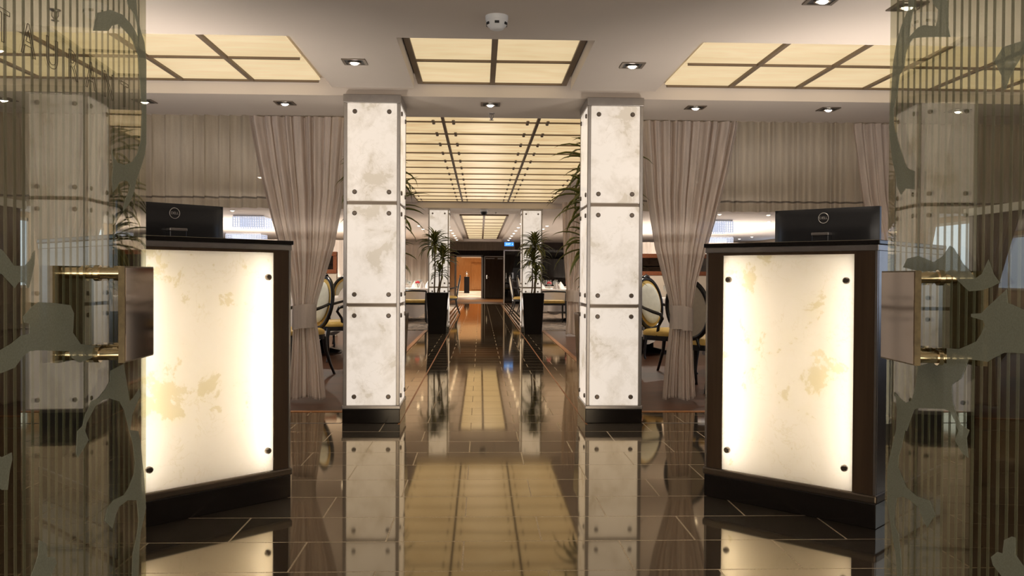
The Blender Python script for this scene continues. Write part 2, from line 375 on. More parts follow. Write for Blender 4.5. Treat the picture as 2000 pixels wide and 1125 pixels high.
def tag(o, label=None, cat=None, group=None, kind=None):
    if label: o['label'] = label
    if cat: o['category'] = cat
    if group: o['group'] = group
    if kind: o['kind'] = kind
    return o
def thing(name, label, cat, loc=(0, 0, 0), rz=0, group=None, kind=None):
    o = bpy.data.objects.new(name, None); COL.objects.link(o); o.empty_display_size = .1
    o.location = loc; o.rotation_euler.z = rz
    return tag(o, label, cat, group, kind)
def copy_tree(o, parent=None):
    c = o.copy(); COL.objects.link(c)
    if parent: c.parent = parent
    for ch in list(o.children): copy_tree(ch, c)
    return c
def clone(o, label, loc, rz=0, group=None):
    c = copy_tree(o); c['label'] = label; c.location = loc; c.rotation_euler.z = rz
    if group: c['group'] = group
    return c
def struct(name, mb, m, label, parent=None):
    o = mb.build(name, m, parent)
    if not parent: tag(o, label, None, None, 'structure')
    return o
XC = .094                                   # the aisle's axis

# ------------------------------------------------------------------ room shell
struct('floor', MB().box(-6, 6.2, -1.5, 6.68, -.05, 0).box(-1.03, 1.21, 6.68, 16.6, -.05, 0).box(-9.6, 9.8, 16.6, 33, -.05, 0), M['stone'],
       'dark polished granite tile floor of the foyer and central aisle')
struct('floor_left', MB().box(-9.6, -1.03, 6.68, 16.6, -.05, .0), M['woodfloor'], 'dark reddish wood floor left of the aisle')
struct('floor_right', MB().box(1.21, 9.8, 6.68, 16.6, -.05, .0), M['woodfloor'], 'dark reddish wood floor right of the aisle')
struct('carpet_left', MB().box(-9.5, -.86, 16.7, 32.6, -.01, .006), M['carpet'], 'patterned carpet left of the far aisle')
struct('carpet_right', MB().box(1.05, 9.7, 16.7, 32.6, -.01, .006), M['carpet'], 'patterned carpet right of the far aisle')
n = 0
def trim(mb, m, label):
    global n
    n += 1; return struct('trim_%d' % n, mb, m, label)
trim(MB().box(-6, -.98, 6.65, 6.70, -.01, .004), M['orangewood'], 'orange wood threshold left of the aisle')
trim(MB().box(1.17, 6.2, 6.65, 6.70, -.01, .004), M['orangewood'], 'orange wood threshold right of the aisle')
trim(MB().box(-1.06, -1.0, 6.68, 16.6, -.01, .005), M['orangewood'], 'orange wood strip along the left of the aisle')
trim(MB().box(1.18, 1.24, 6.68, 16.6, -.01, .005), M['orangewood'], 'orange wood strip along the right of the aisle')
trim(MB().box(-.572, -.560, 6.1, 33, -.01, .002), M['orangewood'], 'thin tan joint along the left of the aisle')
trim(MB().box(.749, .761, 6.1, 33, -.01, .002), M['orangewood'], 'thin tan joint along the right of the aisle')
trim(MB().box(-6, -.97, 6.143, 6.151, -.01, .002), M['steel'], 'thin steel joint left of the front columns')
trim(MB().box(1.16, 6.2, 6.143, 6.151, -.01, .002), M['steel'], 'thin steel joint right of the front columns')
for (a, b) in ((-.60, -.63), (-.68, -.71), (-.76, -.80)):
    trim(MB().box(b, a, 16.9, 32.6, -.01, .004), M['stripe'], 'brown border stripe left of the far aisle')
    trim(MB().box(2*XC-a, 2*XC-b, 16.9, 32.6, -.01, .004), M['stripe'], 'brown border stripe right of the far aisle')
trim(MB().box(-1.0, 1.0, 32.95, 33.02, -.01, .006), M['steel'], 'steel threshold at the far doorway')

FZ = 2.31
fy0, fy1 = 4.68, 5.93
cb = MB()
cb.box(-6, 6.2, -1.5, fy0, FZ, FZ+.17)                         # ceiling over the entrance
cb.box(-1.006, -.455, fy0, fy1, FZ, FZ+.17); cb.box(.61, 1.19, fy0, fy1, FZ, FZ+.17)
cb.box(-6, 6.2, fy0, 6.2, FZ+.125, FZ+.17)                     # back of the coves
struct('ceiling', cb, M['plaster'], 'foyer ceiling with recessed light coves')
struct('ceiling_beam', MB().box(-9.6, 9.8, 6.2, 7.0, FZ, 2.6), M['plaster'], 'plastered beam over the front columns')
db = MB()
db.box(-9.6, -1.15, 7.0, 16.0, 2.38, 2.5); db.box(1.32, 9.8, 7.0, 16.0, 2.38, 2.5)
db.box(-1.15, 1.32, 7.0, 16.0, 2.43, 2.5)
db.box(-9.6, -.62, 16.9, 33, 2.33, 2.5); db.box(.78, 9.8, 16.9, 33, 2.33, 2.5)
db.box(-.62, .78, 16.9, 18.0, 2.33, 2.5); db.box(-.62, .78, 32.3, 33, 2.33, 2.5); db.box(-.62, .78, 18.0, 32.3, 2.43, 2.5)
struct('ceiling_dining', db, M['plaster_dining'], 'pale ceiling of the dining room')
struct('ceiling_beam_far', MB().box(-9.6, 9.8, 16.0, 16.9, 2.285, 2.6), M['plaster_dining'], 'plastered beam over the far columns')

# ceiling grids
def grid_bars(xs, ys, z, wx=.028, wy=.022, skip=None):
    b = MB()
    for x in xs:
        if x == skip: continue
        b.box(x-wx/2, x+wx/2, ys[0], ys[-1], z-.014, z+.03)
    for y in ys: b.box(xs[0]+(.03 if skip == xs[0] else 0), xs[-1]-(.03 if skip == xs[-1] else 0), y-wy/2, y+wy/2, z-.012, z+.028)
    return b
CZ = 2.41
cy = [4.69, 4.91, 5.55, 6.19]
cx_mid = [-.43, .078, .587]
cx_l = [-1.115-.49*i for i in range(8)]; cx_r = [2*XC+1.105+.487*i for i in range(8)]
cx_l = cx_l[::-1]
trim(grid_bars(cx_mid, cy, CZ, .036), M['grid'], 'bronze bars of the centre ceiling cove')
trim(grid_bars(cx_l, cy, CZ, skip=cx_l[-1]), M['grid'], 'bronze bars of the left ceiling cove')
trim(grid_bars(cx_r, cy, CZ, skip=cx_r[0]), M['grid'], 'bronze bars of the right ceiling cove')
ORD = ['first', 'second', 'third', 'fourth', 'fifth', 'sixth', 'seventh', 'eighth', 'ninth', 'tenth', 'eleventh', 'twelfth', 'thirteenth', 'fourteenth']
def panel_mesh(w, d, z=.016):
    return MB().rbox(-w/2, w/2, -d/2, d/2, 0, z, .003, seg=1)
def cove_panels(xs, which, flip):
    k = len(xs)-1
    for j in range(1, 3):
        for i in range(k):
            w = abs(xs[i+1]-xs[i])-.03; d = cy[j+1]-cy[j]-.024
            idx = (k-1-i) if flip else i
            if which == 'centre': where = ['left', 'right'][i]+' of its middle bar'
            else: where = ORD[idx]+' from the aisle'
            o = panel_mesh(w, d).build('ceiling_light_panel', M['covepanel'], None, ((xs[i]+xs[i+1])/2, (cy[j]+cy[j+1])/2, CZ))
            tag(o, 'glowing cream panel of the %s foyer cove, %s, %s row' % (which, where, ['', 'front', 'beam-side'][j]), 'ceiling light', 'foyer cove light panels')
cove_panels(cx_mid, 'centre', False); cove_panels(cx_l, 'left', True); cove_panels(cx_r, 'right', False)

# aisle light ceiling: three columns by fourteen rows with metal studs
ax = [-1.15, -.333, .502, 1.32]
ay = [7.093+.652*k for k in range(14)]+[15.98]
trim(grid_bars(ax, ay, CZ, .026, .014), M['grid'], 'bronze bars of the aisle light ceiling')
stud_me = None
def add_stud(parent, loc, r=.016, h=.02, rot=None, m='studmetal'):
    global stud_me
    key = 'stud_%s_%s' % (r, h)
    if key not in STUDS:
        o = MB().lathe([(r*.7, 0), (r, h*.2), (r, h*.75), (r*.7, h)], 14).build('stud', M[m], parent); STUDS[key] = o.data
    else:
        o = bpy.data.objects.new('stud', STUDS[key]); COL.objects.link(o); o.parent = parent
    o.location = loc
    if rot: o.rotation_euler = rot
    return o
STUDS = {}
PM = {}
for j in range(14):
    for i in range(3):
        w = ax[i+1]-ax[i]-.028; d = ay[j+1]-ay[j]-.016
        o = panel_mesh(w, d).build('ceiling_light_panel', M['aislepanel'], None, ((ax[i]+ax[i+1])/2, (ay[j]+ay[j+1])/2, CZ))
        tag(o, 'glowing onyx panel over the aisle, %s column, %s row from the front' % (['left', 'middle', 'right'][i], ORD[j]), 'ceiling light', 'aisle ceiling light panels')
        for sx in (-1, 1):
            for sy in (-1, 1): add_stud(o, (sx*(w/2-.075), sy*(d/2-.05), -.018), .014, .02)

# far cove beyond the second pair of columns
fx = [-.45, .078, .606]; fyy = [19.6+1.35*k for k in range(10)]
trim(grid_bars(fx, fyy, CZ, .05, .03), M['grid'], 'bronze bars of the far ceiling cove')
for j in range(9):
    for i in range(2):
        o = panel_mesh(.49, 1.31).build('ceiling_light_panel', M['covepanel'], None, ((fx[i]+fx[i+1])/2, (fyy[j]+fyy[j+1])/2, CZ))
        tag(o, 'glowing panel of the small far ceiling cove, %s column, %s row' % (['left', 'right'][i], ORD[j]), 'ceiling light', 'far cove light panels')

# ------------------------------------------------------------------ walls
struct('wall_left', MB().box(-1.86, -1.77, .3, 3.42, 0, 1.29), M['darkwood'], 'low dark wall beyond the left glass door')
trim(MB().box(-1.875, -1.755, .3, 3.435, 1.29, 1.32), M['white'], 'pale cap of the low left wall')
struct('wall_right', MB().box(1.955, 2.045, .3, 3.42, 0, 1.29), M['darkwood'], 'low dark wall beyond the right glass door')
trim(MB().box(1.94, 2.06, .3, 3.435, 1.29, 1.32), M['white'], 'pale cap of the low right wall')
struct('wall_foyer_left', MB().box(-5.0, -4.9, -1.5, 6.7, 0, 2.4), M['darkwood'], 'dark foyer side wall at the left')
struct('wall_foyer_right', MB().box(5.1, 5.2, -1.5, 6.7, 0, 2.4), M['darkwood'], 'dark foyer side wall at the right')
struct('wall_dining_left', MB().box(-9.7, -9.6, 6.2, 33, 0, 2.5), M['beige'], 'left wall of the dining room')
struct('wall_dining_right', MB().box(9.8, 9.9, 6.2, 33, 0, 2.5), M['beige'], 'right wall of the dining room')
struct('wall_back_left', MB().box(-9.6, -1.22, 33, 33.12, 0, 2.5), M['beige'], 'back wall left of the far doorway')
struct('wall_back_right', MB().box(1.30, 9.8, 33, 33.12, 0, 2.5), M['darkwood'], 'dark back wall right of the far doorway')
struct('wall_fascia', MB().box(-1.22, 1.30, 32.92, 33.12, 2.02, 2.5), M['doorwood'], 'dark fascia above the far doorway')
wx = 0
for side, X, sx in (('left', -9.58, 1), ('right', 9.78, -1)):
    for k in range(6):
        y = 10+k*3.7; wx += 1
        w = tag(bpy.data.objects.new('window_%d' % wx, None), 'daylight window in the %s dining wall, %s from the entrance' % (side, ORD[k]), None, None, 'structure')
        COL.objects.link(w); w.location = (X, y, 0)
        MB().box(-.01, .01, -1.3, 1.3, .8, 2.15).build('pane', M['daylight'], w)
        fr = MB()
        for (a, b, c, d) in ((-1.36, 1.36, .74, .8), (-1.36, 1.36, 2.15, 2.21), (-1.36, -1.3, .74, 2.21), (1.3, 1.36, .74, 2.21), (-.03, .03, .8, 2.15)):
            fr.box(-.015, .035 if sx > 0 else .015, a, b, c, d) if sx > 0 else fr.box(-.035, .015, a, b, c, d)
        fr.build('window_frame', M['white'], w)

for side, X, sx in (('left', -4.895, 1), ('right', 5.095, -1)):
    wx += 1
    w = tag(bpy.data.objects.new('window_%d' % wx, None), 'daylight window in the %s foyer wall' % side, None, None, 'structure')
    COL.objects.link(w); w.location = (X, 5.3, 0)
    MB().box(-.006, .006, -.95, .95, .75, 2.0).build('pane', M['daylight'], w)
    fr = MB()
    for (a, b, c, d) in ((-1.02, 1.02, .68, .75), (-1.02, 1.02, 2.0, 2.07), (-1.02, -.95, .68, 2.07), (.95, 1.02, .68, 2.07), (-.03, .03, .75, 2.0)): fr.box(-.03, .03, a, b, c, d)
    fr.build('window_frame', M['brownwood'], w)
# vestibule and corridor beyond the far doorway
vb = MB().box(-1.3, -1.2, 33.12, 41, 0, 2.4).box(1.3, 1.4, 33.12, 41, 0, 2.4)
struct('wall_vestibule', vb, M['darkwood'], 'dark side walls of the far vestibule')
struct('floor_vestibule', MB().box(-1.3, 1.4, 33.02, 41, -.05, 0), M['orangewood'], 'orange wood floor of the far vestibule')
struct('ceiling_vestibule', MB().box(-1.3, 1.4, 33.12, 62, 2.32, 2.45), M['plaster'], 'ceiling of the far vestibule and corridor')
struct('wall_vestibule_back', MB().box(.12, 1.3, 41, 41.1, 0, 2.32).box(-1.2, .12, 41, 41.1, 2.0, 2.32), M['darkwood'], 'dark wall around the far door')
struct('floor_corridor', MB().box(-2.2, 1.4, 41, 62, -.05, .002), M['palefloor'], 'pale floor of the far corridor')
cw = MB().box(-2.3, -2.2, 41, 62, 0, 2.4).box(-2.2, 1.4, 62, 62.1, 0, 2.4).box(1.4, 1.5, 41.1, 62, 0, 2.4)
struct('wall_corridor', cw, M['corridorwood'], 'honey coloured wood walls of the far corridor')
trim(MB().box(-.62, .62, 61.9, 62.0, .1, 1.95).box(-.5, .5, 61.86, 61.9, .2, 1.85), M['corridorwood'], 'honey wood panel at the end of the corridor')
trim(MB().box(-1.2, -1.12, 40.95, 41.12, 0, 2.0).box(.04, .12, 40.95, 41.12, 0, 2.0).box(-1.2, .12, 40.95, 41.12, 1.94, 2.02), M['steel'], 'steel frame of the open corridor doorway')
d3 = tag(bpy.data.objects.new('door_3', None), 'closed dark wood door in the far vestibule', None, None, 'structure'); COL.objects.link(d3); d3.location = (.66, 40.95, 0)
MB().rbox(-.44, .44, -.03, .03, .02, 1.95, .006).build('door_leaf', M['doorwood'], d3)
MB().box(-.48, -.44, -.04, .05, 0, 1.99).box(.44, .48, -.04, .05, 0, 1.99).box(-.48, .48, -.04, .05, 1.95, 1.99).build('door_frame', M['steel'], d3)
MB().tube([(-.36, -.04, 1.0), (-.36, -.09, 1.0), (-.26, -.09, 1.0)], .012).rbox(-.39, -.33, -.045, -.03, .92, 1.1, .004).build('handle', M['silver'], d3)
MB().box(-.40, .0, -.06, -.03, 1.86, 1.89).box(.15, .38, -.08, -.03, 1.84, 1.90).build('door_closer', M['steel'], d3)
# glass leaf standing right of the far opening
d4 = tag(bpy.data.objects.new('door_4', None), 'smoked glass door beside the far opening with a steel edge', None, None, 'structure'); COL.objects.link(d4); d4.location = (.92, 32.85, 0)
MB().box(.0, .98, -.008, .008, .03, 2.0).build('pane', M['darkglass'], d4)
MB().box(-.05, .0, -.02, .02, .0, 2.02).box(-.05, 1.0, -.02, .02, 2.0, 2.04).build('door_frame', M['steel'], d4)
MB().tube([(.05, -.02, .82), (.05, -.1, .82), (.05, -.1, 1.16), (.05, -.02, 1.16)], .018).build('handle', M['silver'], d4)
struct('wall_glass_right', MB().box(1.95, 4.2, 32.82, 32.86, 0, 2.05), M['darkglass'], 'dark reflective glass wall right of the far doorway')

p = thing('display_pedestal', 'slim black pedestal carrying a silver object in the far corridor', 'pedestal', (-.82, 53, 0))
MB().rbox(-.16, .16, -.16, .16, 0, 1.0, .008).build('plinth', M['planter'], p)
sv = thing('silver_ornament', 'small silver ornament on the black corridor pedestal', 'ornament', (-.82, 53, 1.0))
MB().lathe([(.08, 0), (.05, .02), (.02, .08), (.09, .14), (.11, .2), (.06, .27), (.0, .28)], 18).build('bowl', M['silver'], sv)
MB().lathe([(.02, .28), (.03, .31), (.0, .36)], 12).build('finial', M['silver'], sv)

# ------------------------------------------------------------------ backlit onyx columns
def column(label, cx, cyf, w, dpt, ztop):
    """base at floor; front face at y = cyf"""
    t = thing('backlit_column', label, 'column', (cx, cyf+dpt/2, 0), 0, 'backlit onyx columns', 'thing')
    hw, hd = w/2, dpt/2
    MB().rbox(-hw-.004, hw+.004, -hd-.004, hd+.004, 0, .10, .004).build('plinth', M['granite'], t)
    MB().rbox(-hw-.008, hw+.008, -hd-.008, hd+.008, .10, .125, .004).build('base_trim', M['steel'], t)
    MB().rbox(-hw-.004, hw+.004, -hd-.004, hd+.004, 2.252, ztop, .003).build('cap', M['steel'], t)
    pw = .024
    for sx in (-1, 1):
        for sy in (-1, 1):
            MB().rbox(sx*hw-pw*(sx > 0), sx*hw+pw*(sx < 0), sy*hd-pw*(sy > 0), sy*hd+pw*(sy < 0), .125, 2.252, .003).build('corner_post', M['steel'], t)
    MB().box(-hw+.03, hw-.03, -hd+.03, hd-.03, .12, 2.26).build('core', M['boxwhite'], t)
    tiers = [(.125, .82), (.845, 1.54), (1.565, 2.252)]
    for z in (.82, 1.54):
        MB().box(-hw+.012, hw-.012, -hd+.008, hd-.008, z+.003, z+.022).build('cross_band', M['bronze'], t)
    for (z0, z1) in tiers:
        for f in range(4):
            a = f*pi/2; fw = (w if f % 2 == 0 else dpt)-2*pw-.004; off = (hd if f % 2 == 0 else hw)
            T = Matrix.Rotation(a, 4, 'Z')
            o = MB().rbox(-fw/2, fw/2, -.008, .008, -(z1-z0)/2+.002, (z1-z0)/2-.002, .003, seg=1).build('onyx_panel', M['pillar'], t)
            o.location = T @ Vector((0, -off+.010, (z0+z1)/2)); o.rotation_euler.z = a
            for sx in (-1, 1):
                for sz in (-1, 1):
                    add_stud(o, (sx*(fw/2-.052), -.006, sz*((z1-z0)/2-.062)), .0165, .013, (pi/2, 0, 0))
    return t
column('tall backlit onyx column left of the aisle, nearer the entrance', -.764, 6.15, .396, .47, 2.31)
column('tall backlit onyx column right of the aisle, nearer the entrance', .953, 6.15, .396, .47, 2.31)
column('backlit onyx column behind the left far potted plant', -.770, 16.05, .38, .47, 2.285)
column('backlit onyx column behind the right far potted plant', .950, 16.05, .38, .47, 2.285)

# ------------------------------------------------------------------ reception desks
def desk(side):
    """local: x along the front from the inner corner (0) outwards, y into the desk; mirrored for the left one"""
    s = 1 if side == 'right' else -1
    c = Vector((XC+s*.982, 4.10, 0))
    u = Vector((s*.7071, -.7071, 0)); v = Vector((s*.7071, .7071, 0))
    t = thing('reception_desk', 'angular dark reception desk with glowing onyx front, %s of the entrance' % side, 'desk', c, 0, 'reception desks')
    def P(x, y, z): return u*x+v*y+Vector((0, 0, z))
    T = Matrix(((u.x, v.x, 0, 0), (u.y, v.y, 0, 0), (0, 0, 1, 0), (0, 0, 0, 1)))
    Wd, D = .796, .86
    a, b = .085, .70                        # the onyx opening
    f = MB()
    f.box(0, a, 0, .03, .14, 1.155, T); f.box(b, Wd, 0, .03, .14, 1.155, T); f.box(a, b, 0, .03, 1.143, 1.155, T)
    f.box(0, .02, .03, D, .14, 1.155, T); f.box(a-.02, b+.02, .16, .18, .14, 1.155, T)
    f.build('body', M['desk'], t)
    MB().box(Wd-.02, Wd+.002, .012, D, .14, 1.155, T).build('side_panel', M['steel'] if s > 0 else M['steel'], t)
    MB().box(.02, Wd-.02, .18, D, .86, .90, T).build('worktop', M['desk'], t)
    lb = MB().box(a-.02, b+.02, .150, .159, .14, 1.143, T).box(a-.012, a-.004, .03, .15, .14, 1.143, T).box(b+.004, b+.012, .03, .15, .14, 1.143, T)
    lb.build('light_box', M['boxwhite'], t)
    for (x, rr, z0, z1) in ((a+.045, .0165, .17, 1.11), (b-.020, .0105, .17, 1.11)):
        MB().tube([P(x, .085, z0), P(x, .085, z1)], rr, 10).build('light_tube', M['tube'], t)
    o = MB().box(a+.001, b-.001, .004, .016, .1335, 1.142, T).build('onyx_panel', M['deskpanel'], t)
    tag(o, 'glowing cream onyx front')
    rot = u.cross(Vector((0, 0, 1)))       # outward normal is -v
    for (x, z) in ((a+.032, 1.03), (b-.032, 1.03), (a+.032, .235), (b-.032, .235)):
        add_stud(o, P(x, .006, z), .0145, .022, (pi/2, 0, atan2(u.y, u.x) if s > 0 else atan2(u.y, u.x)+pi))
    MB().rbox(-.006, Wd+.006, -.006, D, 1.155, 1.181, .002, T).build('steel_band', M['steel'], t)
    MB().rbox(-.012, Wd+.012, -.012, .20, 1.181, 1.20, .003, T).rbox(-.012, .10, .2, D, 1.181, 1.20, .003, T).rbox(Wd-.10, Wd+.012, .2, D, 1.181, 1.20, .003, T).build('counter_top', M['granite'], t)
    MB().rbox(-.004, Wd+.004, -.004, D, 0, .105, .003, T).build('plinth', M['granite'], t)
    MB().rbox(-.010, Wd+.010, -.012, D, .105, .14, .008, T).build('plinth_trim', M['plinthtop'], t)
    for x in (.003, Wd-.003):
        MB().box(x-.005, x+.005, -.004, .004, .14, 1.155, T).build('edge_strip', M['steel'], t)
    return c, u, v, T
def text_mesh(name, body, size, m, T, parent, extrude=.0006, outline=None, font_space=1.0):
    cu = bpy.data.curves.new(name, 'FONT'); cu.body = body; cu.size = size; cu.align_x = 'CENTER'; cu.align_y = 'CENTER'
    cu.space_character = font_space
    if outline: cu.fill_mode = 'NONE'; cu.bevel_depth = outline; cu.bevel_resolution = 0
    else: cu.extrude = extrude
    o = bpy.data.objects.new(name, cu); COL.objects.link(o)
    dg = bpy.context.evaluated_depsgraph_get(); dg.update()
    me = bpy.data.meshes.new_from_object(o.evaluated_get(dg))
    bpy.data.objects.remove(o)
    me.materials.clear(); me.materials.append(m)
    me.transform(T)
    r = bpy.data.objects.new(name, me); COL.objects.link(r)
    if parent: r.parent = parent
    return r
def monitor(side, c, u, v, along, depth):
    s = 1 if side == 'right' else -1
    base = c+u*along+v*depth
    t = thing('computer_monitor', 'black computer monitor seen from behind on the %s reception desk' % side, 'monitor', base+Vector((0, 0, .90)), 0, 'monitors on the desks')
    T = Matrix(((u.x, v.x, 0, 0), (u.y, v.y, 0, 0), (0, 0, 1, 0), (0, 0, 0, 1)))
    w, z0, z1 = .545, .165, .495
    # shell: thin rim and a shallow domed back
    def dome(x, z):
        e = min(1, (1-abs(x)/(w/2))*5)*min(1, min(z-z0, z1-z)/.10*1.0)
        return -.012-.022*max(0, e)**.5
    nx, nz = 24, 16; mb = MB(); vs = []
    for j in range(nz+1):
        for i in range(nx+1):
            x = -w/2+w*i/nx; z = z0+(z1-z0)*j/nz; vs.append(T @ Vector((x, dome(x, z), z)))
    mb.add(vs, [(j*(nx+1)+i, j*(nx+1)+i+1, (j+1)*(nx+1)+i+1, (j+1)*(nx+1)+i) for j in range(nz) for i in range(nx)], True)
    mb.rbox(-w/2, w/2, -.013, .012, z0, z1, .003, T)
    mb.build('shell', M['blackplastic'], t)
    MB().box(-w/2+.012, w/2-.012, .0118, .0135, z0+.014, z1-.012, T).build('screen', M['screen'], t)
    MB().rbox(-.045, .045, -.075, -.03, .012, .36, .006, T).build('stand_neck', M['blackplastic'], t)
    MB().rbox(-.046, .046, -.078, -.032, .356, .370, .003, T).build('neck_collar', M['steel'], t)
    MB().rbox(-.12, .12, -.13, .08, 0, .014, .005, T).build('stand_base', M['blackplastic'], t)
    zc = .445
    lg = MB()
    lg.ring(lambda a: (T @ Vector((.026*cos(a), -.0345, zc+.026*sin(a))), T.to_3x3() @ Vector((cos(a), 0, sin(a))), T.to_3x3() @ Vector((0, 1, 0))), .0017, 40, 8)
    o = lg.build('logo', M['logo'], t)
    # lettering faces the visitor (outward normal -v)
    right = -u if (-u).cross(Vector((0, 0, 1))).dot(-v) > 0 else u
    Tx = Matrix(((right.x, 0, -v.x, 0), (right.y, 0, -v.y, 0), (0, 1, 0, 0), (0, 0, 0, 1)))
    pos = T @ Vector((0, -.0355, zc))
    text_mesh('lettering', 'DELL', .0185, M['logo'], Matrix.Translation(pos) @ Tx, o, .0005)
    return t
cR, uR, vR, TR = desk('right'); monitor('right', cR, uR, vR, .283, .69)
cL, uL, vL, TL = desk('left'); monitor('left', cL, uL, vL, .24, .69)

# ------------------------------------------------------------------ etched glass doors
ETCH_L = [[(0.2888,1.5604),(0.2197,1.5875),(0.1538,1.5976),(0.102,1.5928),(0.0734,1.5851),(0.0571,1.5758),(0.0603,1.6002),(0.0766,1.6184),(0.1206,1.6298),(0.1297,1.6635),(0.0733,1.6821),(0.0603,1.6232),(0.0405,1.5978),(0.0135,1.576),(-0.0003,1.5346),(-0.0003,1.4812),(-0.0003,1.3446),(0.0135,1.313),(0.0407,1.2802),(0.0671,1.2516),(0.08,1.2273),(0.0991,1.2051),(0.121,1.1897),(0.1483,1.1765),(0.1362,1.2019),(0.1148,1.2206),(0.1054,1.2362),(0.1209,1.2435),(0.1422,1.2434),(0.1719,1.2358),(0.1835,1.2237),(0.2063,1.2118),(0.2119,1.2379),(0.2034,1.2656),(0.2118,1.2912),(0.2146,1.3068),(0.2062,1.2866),(0.1777,1.2764),(0.1362,1.2774),(0.0928,1.2897),(0.0605,1.3124),(0.0373,1.3448),(0.0272,1.4108),(0.0406,1.4665),(0.0538,1.5329),(0.0798,1.5548),(0.1114,1.5655),(0.1419,1.5681),(0.1773,1.5701),(0.2114,1.5571),(0.2307,1.5411),(0.3091,1.5191),(0.3015,1.5414)],[(0.7204,1.0893),(0.6675,1.077),(0.6468,1.0646),(0.6304,1.0526),(0.5929,1.053),(0.5697,1.0662),(0.5569,1.0795),(0.5588,1.056),(0.568,1.0361),(0.5789,1.0165),(0.593,1.0251),(0.6137,1.0261),(0.6272,1.0171),(0.6677,1.0393),(0.7206,1.0431)],[(0.7213,0.9119),(0.6682,0.9214),(0.6359,0.9285),(0.6055,0.9388),(0.5933,0.9388),(0.5774,0.9394),(0.5773,0.9566),(0.595,0.9592),(0.5985,0.9695),(0.57,0.9837),(0.5442,0.9915),(0.4798,0.9878),(0.4161,0.982),(0.4006,0.9661),(0.4052,0.9299),(0.3709,0.9062),(0.2824,0.8952),(0.2876,0.8812),(0.323,0.8743),(0.371,0.871),(0.4075,0.8823),(0.4208,0.8968),(0.5464,0.9094),(0.5757,0.9102),(0.597,0.9052),(0.6278,0.8882),(0.6684,0.8844),(0.7214,0.8849)],[(0.2209,0.839),(0.1457,0.8453),(0.1336,0.8173),(0.1089,0.7589),(0.0868,0.7637),(0.0476,0.7781),(0.0409,0.7632),(0.0932,0.7269),(0.1059,0.6948),(0.0543,0.6833),(0.0376,0.6498),(0.0274,0.6064),(0.0172,0.5792),(0.0103,0.5358),(0.0033,0.4945),(0.0172,0.4744),(0.0377,0.4494),(0.0477,0.4112),(0.0611,0.2904),(0.0999,0.305),(0.0902,0.4154),(0.0643,0.4455),(0.051,0.4779),(0.0642,0.5282),(0.1216,0.543),(0.1728,0.5419),(0.1931,0.5288),(0.2102,0.5065),(0.2514,0.5343),(0.2378,0.557),(0.2045,0.5643),(0.143,0.5597),(0.1122,0.5701),(0.0805,0.5935),(0.074,0.6163),(0.09,0.6634),(0.1152,0.6999),(0.1398,0.7432),(0.1696,0.7676),(0.2265,0.7822),(0.2617,0.7829),(0.2981,0.7779),(0.3428,0.7517),(0.3501,0.736),(0.3332,0.7149),(0.3597,0.7022),(0.3831,0.6913),(0.3922,0.7009),(0.3853,0.7423),(0.3619,0.748),(0.3476,0.7684),(0.3182,0.789),(0.2826,0.7911),(0.2456,0.8038),(0.2237,0.817)],[(0.5439,0.583),(0.5171,0.5695),(0.5133,0.544),(0.4813,0.5337),(0.4751,0.5206),(0.4915,0.5123),(0.5116,0.4605),(0.6125,0.4986),(0.5626,0.5408),(0.5477,0.5578)],[(0.7219,0.7728),(0.669,0.7517),(0.6383,0.7528),(0.6367,0.7417),(0.645,0.7246),(0.6516,0.6959),(0.6692,0.7002),(0.7221,0.7341)]]
